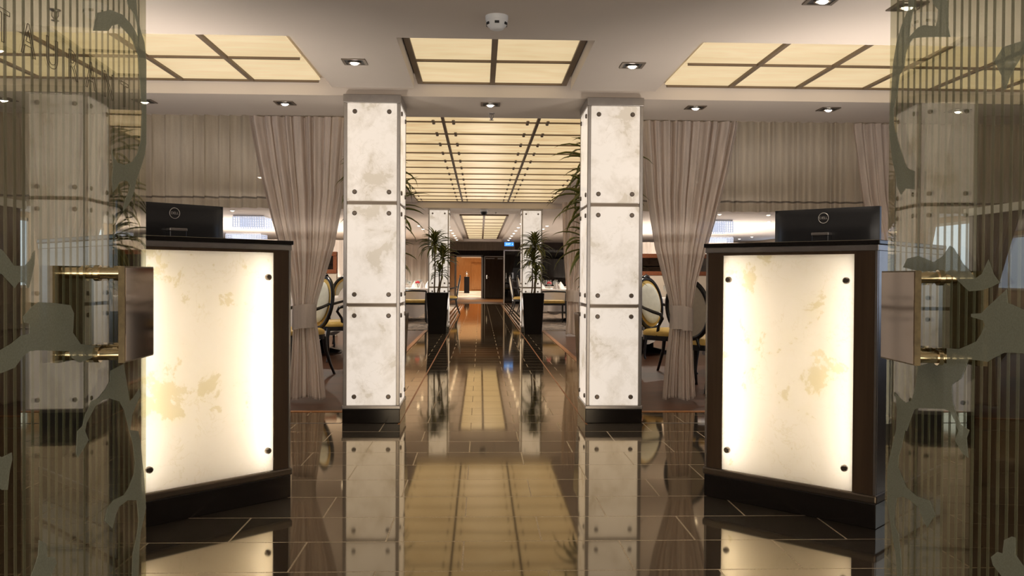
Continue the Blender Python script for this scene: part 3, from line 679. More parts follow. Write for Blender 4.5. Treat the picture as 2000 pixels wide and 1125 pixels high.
ETCH_R = [[(0.1329,1.6772),(0.1289,1.6338),(0.1141,1.6046),(0.107,1.5761),(0.1507,1.5841),(0.1781,1.5817),(0.2356,1.563),(0.2444,1.5752),(0.2462,1.5936),(0.2227,1.6135),(0.2099,1.6517),(0.2854,1.6268),(0.2873,1.5544),(0.301,1.5229),(0.2269,1.5433),(0.1664,1.5588),(0.1282,1.567),(0.1074,1.5613),(0.0892,1.5433),(0.0819,1.5165),(0.0575,1.5026),(0.0499,1.4729),(0.0392,1.4517),(0.0255,1.4309),(0.0264,1.4012),(0.0416,1.3668),(0.0562,1.3482),(0.0821,1.3097),(0.1016,1.2866),(0.1413,1.2739),(0.1423,1.2347),(0.0975,1.2414),(0.0706,1.2303),(0.0505,1.2497),(0.0412,1.28),(0.02,1.3181),(0.0102,1.3552),(0.0003,1.3938),(0.0079,1.4366),(0.0125,1.4809),(0.0197,1.5374),(0.0411,1.5883),(0.0655,1.6129),(0.0999,1.6405),(0.104,1.6868)],[(0.4714,1.4339),(0.4918,1.4452),(0.4984,1.4507),(0.5616,1.4446),(0.6142,1.4346),(0.6139,1.4472),(0.6423,1.4392),(0.6146,1.4178),(0.5622,1.4202),(0.539,1.4049),(0.5231,1.3909),(0.5104,1.3732),(0.5019,1.3795),(0.4963,1.4006),(0.484,1.4162)],[(0.3021,0.9011),(0.3526,0.9032),(0.3903,0.9142),(0.4188,0.9231),(0.4371,0.9387),(0.4495,0.9555),(0.4438,0.9637),(0.3986,0.9682),(0.3985,0.974),(0.4362,0.9766),(0.4577,0.9887),(0.5008,1.0111),(0.5223,1.0223),(0.5261,0.9982),(0.5425,0.9961),(0.5726,0.9893),(0.6249,0.982),(0.6266,0.9111),(0.5744,0.9148),(0.5445,0.9131),(0.5167,0.9106),(0.4829,0.8985),(0.4602,0.8889),(0.4291,0.8887),(0.391,0.8869),(0.3776,0.8689),(0.3621,0.8475),(0.3378,0.8366),(0.3254,0.83),(0.3283,0.7979),(0.3434,0.778),(0.3644,0.7575),(0.3963,0.7532),(0.3869,0.7368),(0.3938,0.7),(0.3719,0.7033),(0.3407,0.7232),(0.3546,0.7438),(0.3397,0.7613),(0.3182,0.7771),(0.2922,0.7772),(0.1754,0.7616),(0.1553,0.7552),(0.1328,0.7258),(0.1177,0.7016),(0.107,0.702),(0.0944,0.6652),(0.0759,0.6372),(0.0738,0.6111),(0.0936,0.597),(0.1184,0.5776),(0.1705,0.5702),(0.2338,0.5766),(0.2599,0.5548),(0.2235,0.5178),(0.2039,0.5285),(0.1836,0.5482),(0.1402,0.5535),(0.1057,0.5527),(0.0702,0.5413),(0.0568,0.5144),(0.0551,0.475),(0.0808,0.4614),(0.096,0.4082),(0.1096,0.3126),(0.0852,0.3034),(0.0684,0.405),(0.0443,0.4506),(0.0286,0.4914),(0.0162,0.5156),(0.014,0.5943),(0.0277,0.6272),(0.0468,0.6678),(0.0603,0.6938),(0.0646,0.7413),(0.0523,0.7783),(0.0833,0.7685),(0.1106,0.7632),(0.142,0.7734),(0.1614,0.8117),(0.173,0.8518),(0.2447,0.8687),(0.3029,0.8703)],[(0.4813,0.5386),(0.5035,0.5549),(0.5203,0.5575),(0.5247,0.5824),(0.549,0.596),(0.5601,0.5975),(0.5608,0.5687),(0.5829,0.5585),(0.6207,0.5482),(0.6217,0.5063),(0.5609,0.5009),(0.5112,0.5191),(0.4886,0.5262)],[(0.0888,1.0654),(0.1098,1.0845),(0.1666,1.0889),(0.2393,1.0744),(0.2797,1.0862),(0.3097,1.1059),(0.3268,1.1003),(0.3645,1.0694),(0.3826,1.0604),(0.4121,1.0409),(0.4362,1.0494),(0.4591,1.0755),(0.4774,1.0493),(0.4985,1.0338),(0.4727,1.0262),(0.4369,1.0192),(0.3896,1.0165),(0.3656,1.0269),(0.3282,1.0447),(0.2627,1.0552),(0.1674,1.0558)]]

def glass_door(name, label, E, ang, s, etch, seed, letters=None):
    """E: free edge on the floor plan; the leaf runs from it towards the viewer; s = +1 when the aisle lies at +x"""
    d = Vector((-sin(ang), -cos(ang), 0)); nrm = Vector((cos(ang), -sin(ang), 0))*s
    t = tag(bpy.data.objects.new(name, None), label, None, None, 'structure'); COL.objects.link(t)
    E = Vector((E[0], E[1], 0))
    def P(tt, z, h): return E+d*tt+nrm*h+Vector((0, 0, z))
    Ld, H0, H1 = .95, .012, 2.28
    MB().prism([(0, H0), (Ld, H0), (Ld, H1), (0, H1)], P, -.006, .006).build('pane', M['doorglass'], t)
    st = MB()
    k = 0
    while .006+.0309*k < Ld-.01:
        a = .006+.0309*k; st.prism([(a, H0), (a+.0095, H0), (a+.0095, H1), (a, H1)], P, -.0072, -.0064); k += 1
    st.build('frosted_stripes', M['film'], t)
    br = MB()
    for poly in etch:
        poly = [(max(.0005, u), v) for (u, v) in poly]
        br.prism(poly, P, .0064, .0072)
    o = br.build('frosted_branches', M['film'], t)
    bm = bmesh.new(); bm.from_mesh(o.data); bmesh.ops.triangulate(bm, faces=[f for f in bm.faces if len(f.verts) > 4], ngon_method='EAR_CLIP'); bm.to_mesh(o.data); bm.free()
    hd = thing('door_handle', None, None); hd.parent = t
    c0 = .16 if s > 0 else .14
    c1 = c0+.17; z0, z1 = .866, 1.056
    MB().prism([(c0, z0), (c1, z0), (c1, z1), (c0, z1)], P, .062, .074).build('plate', M['edgebronze'], hd)
    MB().prism([(c0+.003, z0+.003), (c1-.003, z0+.003), (c1-.003, z1-.003), (c0+.003, z1-.003)], P, .0741, .0755).build('mirror_face', M['mirror'], hd)
    MB().prism([(c0, z0), (c1, z0), (c1, z1), (c0, z1)], P, -.070, -.058).build('plate', M['edgebronze'], hd)
    MB().prism([(c0+.003, z0+.003), (c1-.003, z0+.003), (c1-.003, z1-.003), (c0+.003, z1-.003)], P, -.0715, -.0701).build('mirror_face', M['mirror'], hd)
    for z in (z0+.014, z1-.014):
        for dt in (.035, .14):
            p0 = P(c0+dt, z, -.06); p1 = P(c0+dt, z, .064)
            mb = MB().tube([p0, p1], .0115, 14)
            for h in (-.012, .012): mb.tube([P(c0+dt, z, h-.006*(1 if h < 0 else -1)*0-.005), P(c0+dt, z, h+.005)], .016, 14)
            mb.build('standoff', M['brass'], hd)
    if letters:
        Tx = Matrix.Identity(4)
        ex = -d
        for i in range(3):
            Tx[i][0] = ex[i]; Tx[i][1] = (0, 0, 1)[i]; Tx[i][2] = nrm[i]; Tx[i][3] = P(letters[1], letters[2], .0078)[i]
        text_mesh('lettering', letters[0], letters[3], M['filmtext'], Tx, t, outline=.0007, font_space=letters[4])
    return t
glass_door('door_1', 'open glass door at the left with frosted stripes and branches', (-.785, 2.059), R(-2.5), 1, ETCH_L, 1, ('RESTAURANT', .5175, 1.425, .076, 1.95))
glass_door('door_2', 'open glass door at the right with frosted stripes and branches', (.962, 2.011), R(3.8), -1, ETCH_R, 2)

# ------------------------------------------------------------------ curtains
def cloth_grid(fn, nu, nv):
    mb = MB(); vs = [fn(i/nu, j/nv) for j in range(nv+1) for i in range(nu+1)]
    mb.add(vs, [(j*(nu+1)+i, j*(nu+1)+i+1, (j+1)*(nu+1)+i+1, (j+1)*(nu+1)+i) for j in range(nv) for i in range(nu)], True)
    return mb
def lerp(a, b, t): return a+(b-a)*t
def interp(keys, t):
    for (t0, v0), (t1, v1) in zip(keys, keys[1:]):
        if t <= t1:
            k = (t-t0)/(t1-t0); return v0+(v1-v0)*k
    return keys[-1][1]
def tied_curtain(label, s, xt0, xt1, xtie, y, seed, tie_hw=.088, bot=(-.13, .17)):
    """s=+1: aisle side is at +x.. keys give the two edges from hem to ceiling"""
    rnd = random.Random(seed)
    t = thing('tied_curtain', label, 'curtain', (xtie, y, 0), 0, 'tied back curtains')
    zt, zti0, zti1 = 2.31, .80, .61
    zm = .70
    def edge(b, w, xt, keys): return [(0.02, b), (.35, b*.83), (zm, w), (.80, w*1.05)]+[(z, lerp(w*1.05, xt, k)) for z, k in keys]
    far = [(1.0, .10), (1.15, .22), (1.5, .50), (1.92, .79), (2.31, 1)]; near = [(.95, .16), (1.29, .52), (1.71, .79), (2.31, 1)]
    e0 = edge(bot[0], -tie_hw, xt0-xtie, far if s > 0 else near); e1 = edge(bot[1], tie_hw, xt1-xtie, near if s > 0 else far)
    ph = [rnd.uniform(-.9, .9) for _ in range(30)]; am = [rnd.uniform(.55, 1.3) for _ in range(30)]
    NP = 10
    def fold(u):
        q = u*NP; k = int(q); f = q-k
        a = lerp(am[k % 30], am[(k+1) % 30], f); b = lerp(ph[k % 30], ph[(k+1) % 30], f)
        return a*sin(2*pi*q+b)+.35*sin(4.7*pi*q+2*b)
    def fn(u, v):
        z = lerp(2.34, .02+.025*(.5+.5*sin(u*9+seed)), v)
        x0, x1 = interp(e0, z), interp(e1, z)
        w = x1-x0
        amp = .030 if z > 1.2 else lerp(.017, .030, max(0, (z-.75)/.45)) if z > .7 else lerp(.030, .017, z/.7)
        c = 2*u-1
        uu = u+.012*sin(2*pi*u*5+seed)
        bulge = -.55*tie_hw*sqrt(max(0, 1-c*c))*(1-min(1, max(0, (z-.8)/1.2)))
        return (x0+w*uu+amp*.25*cos(2*pi*u*NP), bulge+amp*fold(u), z)
    cloth_grid(fn, 260, 46).build('drape', M['curtain'], t, fix=False)
    hem = cloth_grid(lambda u, v: Vector(fn(u, 1.0))+Vector((0, -.004, .014*(1-v))), 260, 1)
    hem.build('hem', M['tie'], t, fix=False)
    # sash around the gathered waist, overlapping itself at the front
    sb = MB(); nseg = 40; rows = 7; vs = []
    for j in range(rows):
        z = lerp(.80, .605, j/(rows-1))
        for i in range(nseg):
            a = 2*pi*i/nseg; rr = 1.10+.02*sin(5*a+j)
            vs.append((tie_hw*rr*cos(a)*(1+.02*sin(j*1.3)), -.01+tie_hw*.85*rr*sin(a), z+.012*cos(a)*s+.004*sin(3*a)))
    sb.add(vs, [(j*nseg+i, j*nseg+(i+1) % nseg, (j+1)*nseg+(i+1) % nseg, (j+1)*nseg+i) for j in range(rows-1) for i in range(nseg)], True)
    sb.add([(lerp(-.01, .035, i/3.)*1, -.01-tie_hw*1.0-.004*(1-abs(i-1.5)/1.5), lerp(.80, .605, j/5.)+.005*s) for j in range(6) for i in range(4)],
           [(j*4+i, j*4+i+1, (j+1)*4+i+1, (j+1)*4+i) for j in range(5) for i in range(3)], True)
    sb.build('tieback', M['tie'], t, fix=False)
    return t
tied_curtain('taupe curtain tied back beside the left front column', 1, -1.90, -1.08, -1.445, 7.22, 3, bot=(-.13, .165))
tied_curtain('taupe curtain tied back beside the right front column', -1, 1.33, 2.15, 1.68, 7.22, 5, bot=(-.155, .125))
tied_curtain('taupe curtain tied back behind the left glass door', 1, -3.75, -2.94, -3.45, 7.22, 8)
tied_curtain('taupe curtain tied back behind the right glass door', -1, 3.12, 3.95, 3.62, 7.22, 9)
tied_curtain('slim taupe curtain hanging right of the aisle before the far column', -1, 1.42, 2.05, 1.62, 15.2, 12, tie_hw=.11)
def valance(label, x0, x1, y, seed):
    rnd = random.Random(seed); t = thing('sheer_valance', label, 'curtain', ((x0+x1)/2, y, 0), 0, 'sheer valances')
    NP = int((x1-x0)/.105); ph = [rnd.uniform(-1.2, 1.2) for _ in range(NP+3)]; am = [rnd.uniform(.3, 1.4) for _ in range(NP+3)]
    hw = (x1-x0)/2
    def fn(u, v, dy=0, za=2.385, zb=1.605):
        q = u*NP; k = int(q); f = q-k; f = f*f*(3-2*f)
        a = lerp(am[k], am[k+1], f); b = lerp(ph[k], ph[k+1], f)
        z = lerp(za, zb, v)
        return (lerp(-hw, hw, u)+.012*sin(2*pi*q+b), dy+.034*a*sin(2*pi*q+b+.25*(z-2)), z)
    cloth_grid(lambda u, v: fn(u, v), NP*14, 8).build('drape', M['valance'], t, fix=False)
    cloth_grid(lambda u, v: fn(u, v, -.003, 1.700, 1.684), NP*14, 1).build('hem_seam', M['seam'], t, fix=False)
    return t
valance('pleated sheer valance between the columns on the left', -4.8, -1.0, 7.42, 21)
valance('pleated sheer valance between the columns on the right', 1.18, 5.0, 7.42, 22)

# far sheers
def sheer(label, x0, x1, y, z0, z1, seed):
    rnd = random.Random(seed); NP = max(3, int((x1-x0)/.22)); ph = [rnd.uniform(-1, 1) for _ in range(NP+2)]
    hw = (x1-x0)/2
    def fn(u, v):
        q = u*NP; k = int(q); f = q-k; b = lerp(ph[k], ph[k+1], f)
        return (lerp(-hw, hw, u), .05*sin(2*pi*q+b), lerp(z1, z0, v))
    o = cloth_grid(fn, NP*10, 4).build('sheer_curtain', M['sheer'], None, ((x0+x1)/2, y, 0), fix=False)
    return tag(o, label, 'curtain')
sheer('pale floor-length sheer behind the tables left of the far aisle', -4.6, -1.4, 30.5, .01, 2.12, 31)
sheer('narrow white sheer between the left curtain and column', -2.32, -1.98, 15.6, .01, 2.14, 32)
sheer('wide pale sheer on the back wall at far left', -9.4, -4.8, 31.5, .01, 2.2, 33)
sheer('pale sheer behind the wood-framed screen on the right', 3.0, 7.2, 22.0, .02, 1.93, 34)
sheer('pale sheer behind the wood-framed screen on the left', -6.4, -2.9, 22.0, .02, 1.93, 35)

# wood framed glass screens
def screen(label, x0, x1, y):
    t = thing('glass_screen', label, 'screen', ((x0+x1)/2, y, 0), 0, 'wood framed glass screens')
    hw = (x1-x0)/2
    MB().rbox(-hw, hw, -.06, .06, 0, 1.07, .006).build('base_panel', M['beige'], t)
    MB().rbox(-hw, hw, -.07, .07, 1.07, 1.14, .008).rbox(-hw, hw, -.07, .07, 1.37, 1.445, .008).build('rail', M['brownwood'], t)
    MB().box(-hw, hw, -.006, .006, 1.14, 1.37).build('pane', M['darkglass'], t)
    for x in (-hw+.03, 0, hw-.03): MB().rbox(x-.03, x+.03, -.06, .06, 1.14, 1.37, .004).build('post', M['brownwood'], t)
    MB().box(-hw, hw, .012, .02, 1.22, 1.235).build('shelf_edge', M['steel'], t)
screen('low wood-framed glass screen behind the left curtain', -4.8, -2.45, 15.0)
screen('low wood-framed glass screen behind the right curtain', 2.5, 5.0, 15.0)

# ------------------------------------------------------------------ foyer ceiling fittings
def downlight(label, x, y, z, tilt, power, far=False):
    t = thing('downlight', label, 'ceiling light', (x, y, z), 0, 'square recessed downlights')
    a, b = .070, .054
    f = MB()
    f.box(-a, a, -a, -b, -.006, .004); f.box(-a, a, b, a, -.006, .004); f.box(-a, -b, -b, b, -.006, .004); f.box(b, a, -b, b, -.006, .004)
    f.build('frame', M['bronze'], t)
    MB().box(-b, b, -b, b, -.0035, -.0015).build('recess', M['black'], t)
    MB().ring(lambda q: (Vector((.036*cos(q), .036*sin(q)*.9, -.008)), Vector((cos(q), sin(q), 0)), Vector((0, 0, 1))), .005, 28, 8).build('lamp_ring', M['bronze'], t)
    T = Matrix.Translation((0, 0, -.006)) @ Matrix.Rotation(tilt, 4, 'X')
    MB().lathe([(.025, 0), (.025, -.004), (.019, -.011), (.009, -.015), (0, -.016)], 18, T).build('bulb', M['lamp'], t)
    if power: spot('downlight_lamp', (0, 0, -.04), power, 110, .7, (1, .88, .74), .025, t, (-.15, 0, 0))
    return t
downlight('square downlight in the ceiling left of the centre cove', -.752, 5.215, FZ, .3, 26)
downlight('square downlight in the ceiling right of the centre cove', .903, 5.202, FZ, .3, 26)
for i, x in enumerate((-1.445, -2.464, -3.473)): downlight('square downlight in the front beam left of the columns, %s from the left column' % ORD[i], x, 6.49, FZ, .3, 14)
downlight('square downlight in the front beam between the two columns', .068, 6.44, FZ, .3, 14)
for i, x in enumerate((1.598, 2.603, 3.596)): downlight('square downlight in the front beam right of the columns, %s from the right column' % ORD[i], x, 6.46, FZ, .3, 14)
downlight('square downlight in the entrance ceiling above the right desk', 1.552, 3.93, FZ, .3, 20)
downlight('square downlight at the edge of the right glass door', 1.98, 4.0, FZ, .3, 14)

t = thing('smoke_detector', 'white round smoke detector on the foyer ceiling', 'smoke detector', (.074, 4.27, FZ))
MB().lathe([(.056, 0), (.056, -.018), (.052, -.022)], 32).build('base', M['white'], t)
MB().lathe([(.053, -.020), (.053, -.032), (.047, -.048), (.036, -.056), (.034, -.062), (.018, -.068), (0, -.069)], 32).build('sensor_head', M['white'], t)
for k in range(6):
    a = 2*pi*k/6
    MB().box(-.011, .011, -.002, .002, -.046, -.034, Matrix.Rotation(a, 4, 'Z') @ Matrix.Translation((0, -.0505, 0))).build('slot', M['black'], t)
def sprinkler(label, x, y, z):
    t = thing('sprinkler_head', label, 'sprinkler', (x, y, z), 0, 'ceiling sprinklers')
    MB().lathe([(.026, 0), (.026, -.004), (.012, -.010)], 18).build('escutcheon', M['steel'], t)
    MB().tube([(0, 0, -.005), (0, 0, -.05)], .006, 10).tube([(-.014, 0, -.012), (-.016, 0, -.03), (0, 0, -.052)], .003, 8).tube([(.014, 0, -.012), (.016, 0, -.03), (0, 0, -.052)], .003, 8).build('yoke', M['steel'], t)
    MB().lathe([(.018, -.052), (.018, -.054), (.004, -.056)], 16).build('deflector', M['steel'], t)
sprinkler('small sprinkler head under the front beam between the columns', .081, 6.8, FZ)
sprinkler('small sprinkler head above the left ceiling cove', -2.05, 4.28, FZ)
sprinkler('small sprinkler head over the far aisle beside the black dome', .30, 17.2, 2.33)
t = thing('dome_camera', 'black dome camera under the far beam over the aisle', 'camera', (.06, 16.3, 2.285))
MB().lathe([(.075, 0), (.078, -.025), (.07, -.04)], 24).build('housing', M['white'], t)
MB().lathe([(.066, -.036), (.064, -.06), (.05, -.09), (.028, -.105), (0, -.11)], 24).build('dome', M['blackplastic'], t)

t = thing('exit_sign', 'small lit blue exit sign hanging before the far doorway', 'exit sign', (1.03, 31.4, 2.33))
MB().rbox(-.165, .165, -.02, .02, -.20, -.06, .004).build('panel', M['exit'], t)
MB().box(-.12, -.11, -.004, .004, -.06, 0).box(.11, .12, -.004, .004, -.06, 0).build('hanger', M['steel'], t)
text_mesh('lettering', 'EXIT', .085, M['exittext'], Matrix.Translation((-.03, -.0215, -.13)) @ Matrix.Rotation(pi/2, 4, 'X'), t, .001)
MB().prism([(.10, -.135), (.10, -.125), (.125, -.125), (.125, -.11), (.15, -.13), (.125, -.15), (.125, -.135)], lambda u, v, h: Vector((u, h, v)), -.0225, -.0205).build('arrow', M['exittext'], t)

# small round downlights of the dining room
dl_ring = MB().ring(lambda q: (Vector((.05*cos(q), .05*sin(q), -.004)), Vector((cos(q), sin(q), 0)), Vector((0, 0, 1))), .008, 20, 6).build('rim', M['white'])
dl_bulb = MB().lathe([(.040, 0), (.036, -.012), (.02, -.022), (0, -.025)], 14).build('bulb', M['lampfar'])
def far_light(label, x, y, z, group, proto=[None]):
    if proto[0] is None:
        t = thing('round_downlight', label, 'ceiling light', (x, y, z), 0, group)
        dl_ring.parent = t; dl_bulb.parent = t; proto[0] = t
    else:
        t = clone(proto[0], label, (x, y, z), 0, group)
    return t
for k in range(8):
    far_light('small round downlight left of the far cove, %s from the far columns' % ORD[k], -.83, 19.6+1.6*k, 2.33, 'downlights beside the far cove')
    far_light('small round downlight right of the far cove, %s from the far columns' % ORD[k], .99, 19.6+1.6*k, 2.33, 'downlights beside the far cove')
dl = [(-4.956, 17.6, 2.33), (-6.44, 22.2, 2.33), (-6.49, 23.6, 2.33), (-6.50, 24.6, 2.33), (-1.58, 22.4, 2.33), (-1.58, 24.0, 2.33), (-3.0, 12.0, 2.38), (-2.2, 14.2, 2.38)]
for k, (x, y, z) in enumerate(dl): far_light('small round downlight over the left dining area, %s in order from the entrance' % ORD[k], x, y, z, 'dining room downlights')
dr = [(4.84, 17.5, 2.33), (5.875, 17.6, 2.33), (6.58, 19.67, 2.33), (6.55, 21.4, 2.33), (6.54, 23.8, 2.33), (8.58, 28.6, 2.33), (8.53, 27.1, 2.33), (1.68, 22.0, 2.33), (1.68, 23.4, 2.33), (3.0, 12.0, 2.38), (2.4, 14.2, 2.38)]
for k, (x, y, z) in enumerate(dr): far_light('small round downlight over the right dining area, %s in order from the entrance' % ORD[k], x, y, z, 'dining room downlights')

# beaded chandeliers
def chandelier(label, x, y, z, w, dp, h):
    t = thing('beaded_chandelier', label, 'chandelier', (x, y, z), 0, 'rectangular bead chandeliers')
    MB().box(-w/2, w/2, -dp/2, dp/2, -.03, 0).build('top_plate', M['white'], t)
    b = MB(); k = int(w/.05)
    for i in range(k+1):
        xx = -w/2+w*i/k
        for yy in (-dp/2, dp/2): b.box(xx-.012, xx+.012, yy-.008, yy+.008, -h, -.03)
    for j in range(5):
        zz = -.05-(h-.06)*j/4
        for yy in (-dp/2, dp/2): b.box(-w/2, w/2, yy-.006, yy+.006, zz-.006, zz+.006)
        for xx in (-w/2, w/2): b.box(xx-.006, xx+.006, -dp/2, dp/2, zz-.006, zz+.006)
    b.build('bead_strings', M['bead'], t)
chandelier('rectangular lit bead chandelier over the left dining room, nearer one', -5.0, 19.3, 2.33, .66, .66, .26)
chandelier('rectangular lit bead chandelier over the left dining room, farther one', -7.3, 27.5, 2.33, 1.05, .8, .28)
chandelier('rectangular lit bead chandelier over the right dining room, nearer one', 5.3, 19.6, 2.33, .66, .66, .28)
chandelier('rectangular lit bead chandelier over the right dining room, farther one', 7.4, 27.5, 2.33, 1.05, .8, .30)

# ------------------------------------------------------------------ potted dracaenas
def leaf_strip(mb, uvs, base, az, el, ln, wd, droop, rnd, seg=7):
    dh = Vector((cos(az), sin(az), 0)); side = Vector((-sin(az), cos(az), 0))
    p = Vector(base); e = el; pts = []
    for i in range(seg+1):
        pts.append((p.copy(), e)); st = ln/seg
        p = p+(dh*cos(e)+Vector((0, 0, 1))*sin(e))*st; e -= droop/seg*(1+i*.25)
    o = len(mb.v); vs = []; tw = rnd.uniform(-.3, .3)
    for i, (q, e) in enumerate(pts):
        t = i/seg; w = wd*1.4*(.45+1.1*t if t < .4 else .89*(1-((t-.4)/.6)**1.6)+.02)
        nrm = (Vector((0, 0, 1))*cos(e)-dh*sin(e))
        s2 = side*cos(tw*t)+nrm*sin(tw*t)
        vs += [q-s2*w+nrm*w*.35, q-nrm*w*.1, q+s2*w+nrm*w*.35]
    fs = []
    for i in range(seg):
        for k in range(2): fs.append((i*3+k, i*3+k+1, (i+1)*3+k+1, (i+1)*3+k)); uvs.append([(k/2, i/seg), ((k+1)/2, i/seg), ((k+1)/2, (i+1)/seg), (k/2, (i+1)/seg)])
    mb.add(vs, fs, True)
def crown(parent, pos, nl, ln, wd, rnd, spread=1.0):
    mb = MB(); uvs = []
    for i in range(nl):
        az = i*2.399+rnd.uniform(-.3, .3); k = i/nl
        el = lerp(1.5, -.15, k**.85)+rnd.uniform(-.15, .15)
        leaf_strip(mb, uvs, (rnd.uniform(-.012, .012), rnd.uniform(-.012, .012), lerp(.08, -.05, k)), az, el, ln*rnd.uniform(.75, 1.1)*lerp(.75, 1, min(1, k*2)), wd*rnd.uniform(.8, 1.15), rnd.uniform(.55, 1.25)*spread, rnd)
    o = mb.build('leaf_crown', M['leaf'], parent, pos, fix=False)
    ul = o.data.uv_layers.new(name='UVMap')
    for poly, uv in zip(o.data.polygons, uvs):
        for li, c in zip(poly.loop_indices, uv): ul.data[li].uv = c
    return o
def potted_plant(label, x, y, stems, seed, wt=.196, wb=.155, h=.74):
    rnd = random.Random(seed)
    t = thing('potted_dracaena', label, 'potted plant', (x, y, 0), 0, 'potted dracaenas')
    pl = MB(); seg = [(wb, 0), (wb+.002, .02), (wt, h-.01), (wt, h), (wt-.02, h), (wt-.03, h-.12)]
    vs = []
    for (w, z) in seg:
        r = w*.14
        for (sx, sy) in ((1, 1), (-1, 1), (-1, -1), (1, -1)):
            for q in range(4):
                a = atan2(sy, sx)-pi/4+q/3*pi/2
                vs.append((sx*(w-r)+r*cos(a), sy*(w-r)+r*sin(a), z))
    n_ = 16
    pl.add(vs, [(i*n_+k, i*n_+(k+1) % n_, (i+1)*n_+(k+1) % n_, (i+1)*n_+k) for i in range(len(seg)-1) for k in range(n_)])
    pl.add(vs[:n_], [list(range(n_))[::-1]])
    pl.build('planter', M['planter'], t)
    MB().lathe([(wt*.92, h-.07), (wt*.5, h-.055), (0, h-.05)], 20).build('soil', M['soil'], t)
    for (sx, sy, tx, ty, zc, nl, ln, wd) in stems:
        pts = [(lerp(sx, tx, k/6)+.008*sin(k*1.3+seed), lerp(sy, ty, k/6)+.008*cos(k*1.7+seed), lerp(h-.08, zc, k/6)) for k in range(7)]
        MB().tube(pts, [.015, .014, .0135, .013, .0125, .012, .013], 10).build('stem', M['stem'], t)
        crown(t, (tx, ty, zc), nl, ln, wd, rnd)
    return t
far_stems = [(-.05, 0, -.06, -.02, 1.60, 66, .40, .021), (.03, -.03, .10, -.05, 1.36, 50, .34, .020), (0, -.02, .04, -.06, 1.08, 26, .26, .018)]
potted_plant('tall dracaena in a black planter before the left far column', -.768, 15.76, far_stems, 41)
far_stems2 = [(.04, 0, .03, -.02, 1.58, 66, .40, .021), (-.03, -.03, .0, -.05, 1.30, 56, .33, .020), (0, -.02, .05, -.06, 1.04, 40, .28, .018)]
potted_plant('tall dracaena in a black planter before the right far column', .955, 15.76, far_stems2, 43)
near_stems = [(-.05, 0, .02, .02, 1.93, 44, .46, .024), (.05, -.03, -.05, -.05, 1.62, 46, .46, .024), (-.02, .06, -.06, .04, 1.30, 34, .40, .022), (.06, .05, .08, .05, .98, 30, .34, .020)]
potted_plant('tall dracaena in a black planter hidden behind the right front column', .985, 7.12, near_stems, 47)
near_stems2 = [(-.05, 0, -.06, .02, 1.83, 42, .44, .024), (.05, -.03, .02, -.05, 1.55, 44, .42, .024), (.0, .05, -.02, .05, 1.22, 30, .34, .020)]
potted_plant('tall dracaena in a black planter hidden behind the left front column', -.79, 7.12, near_stems2, 51)

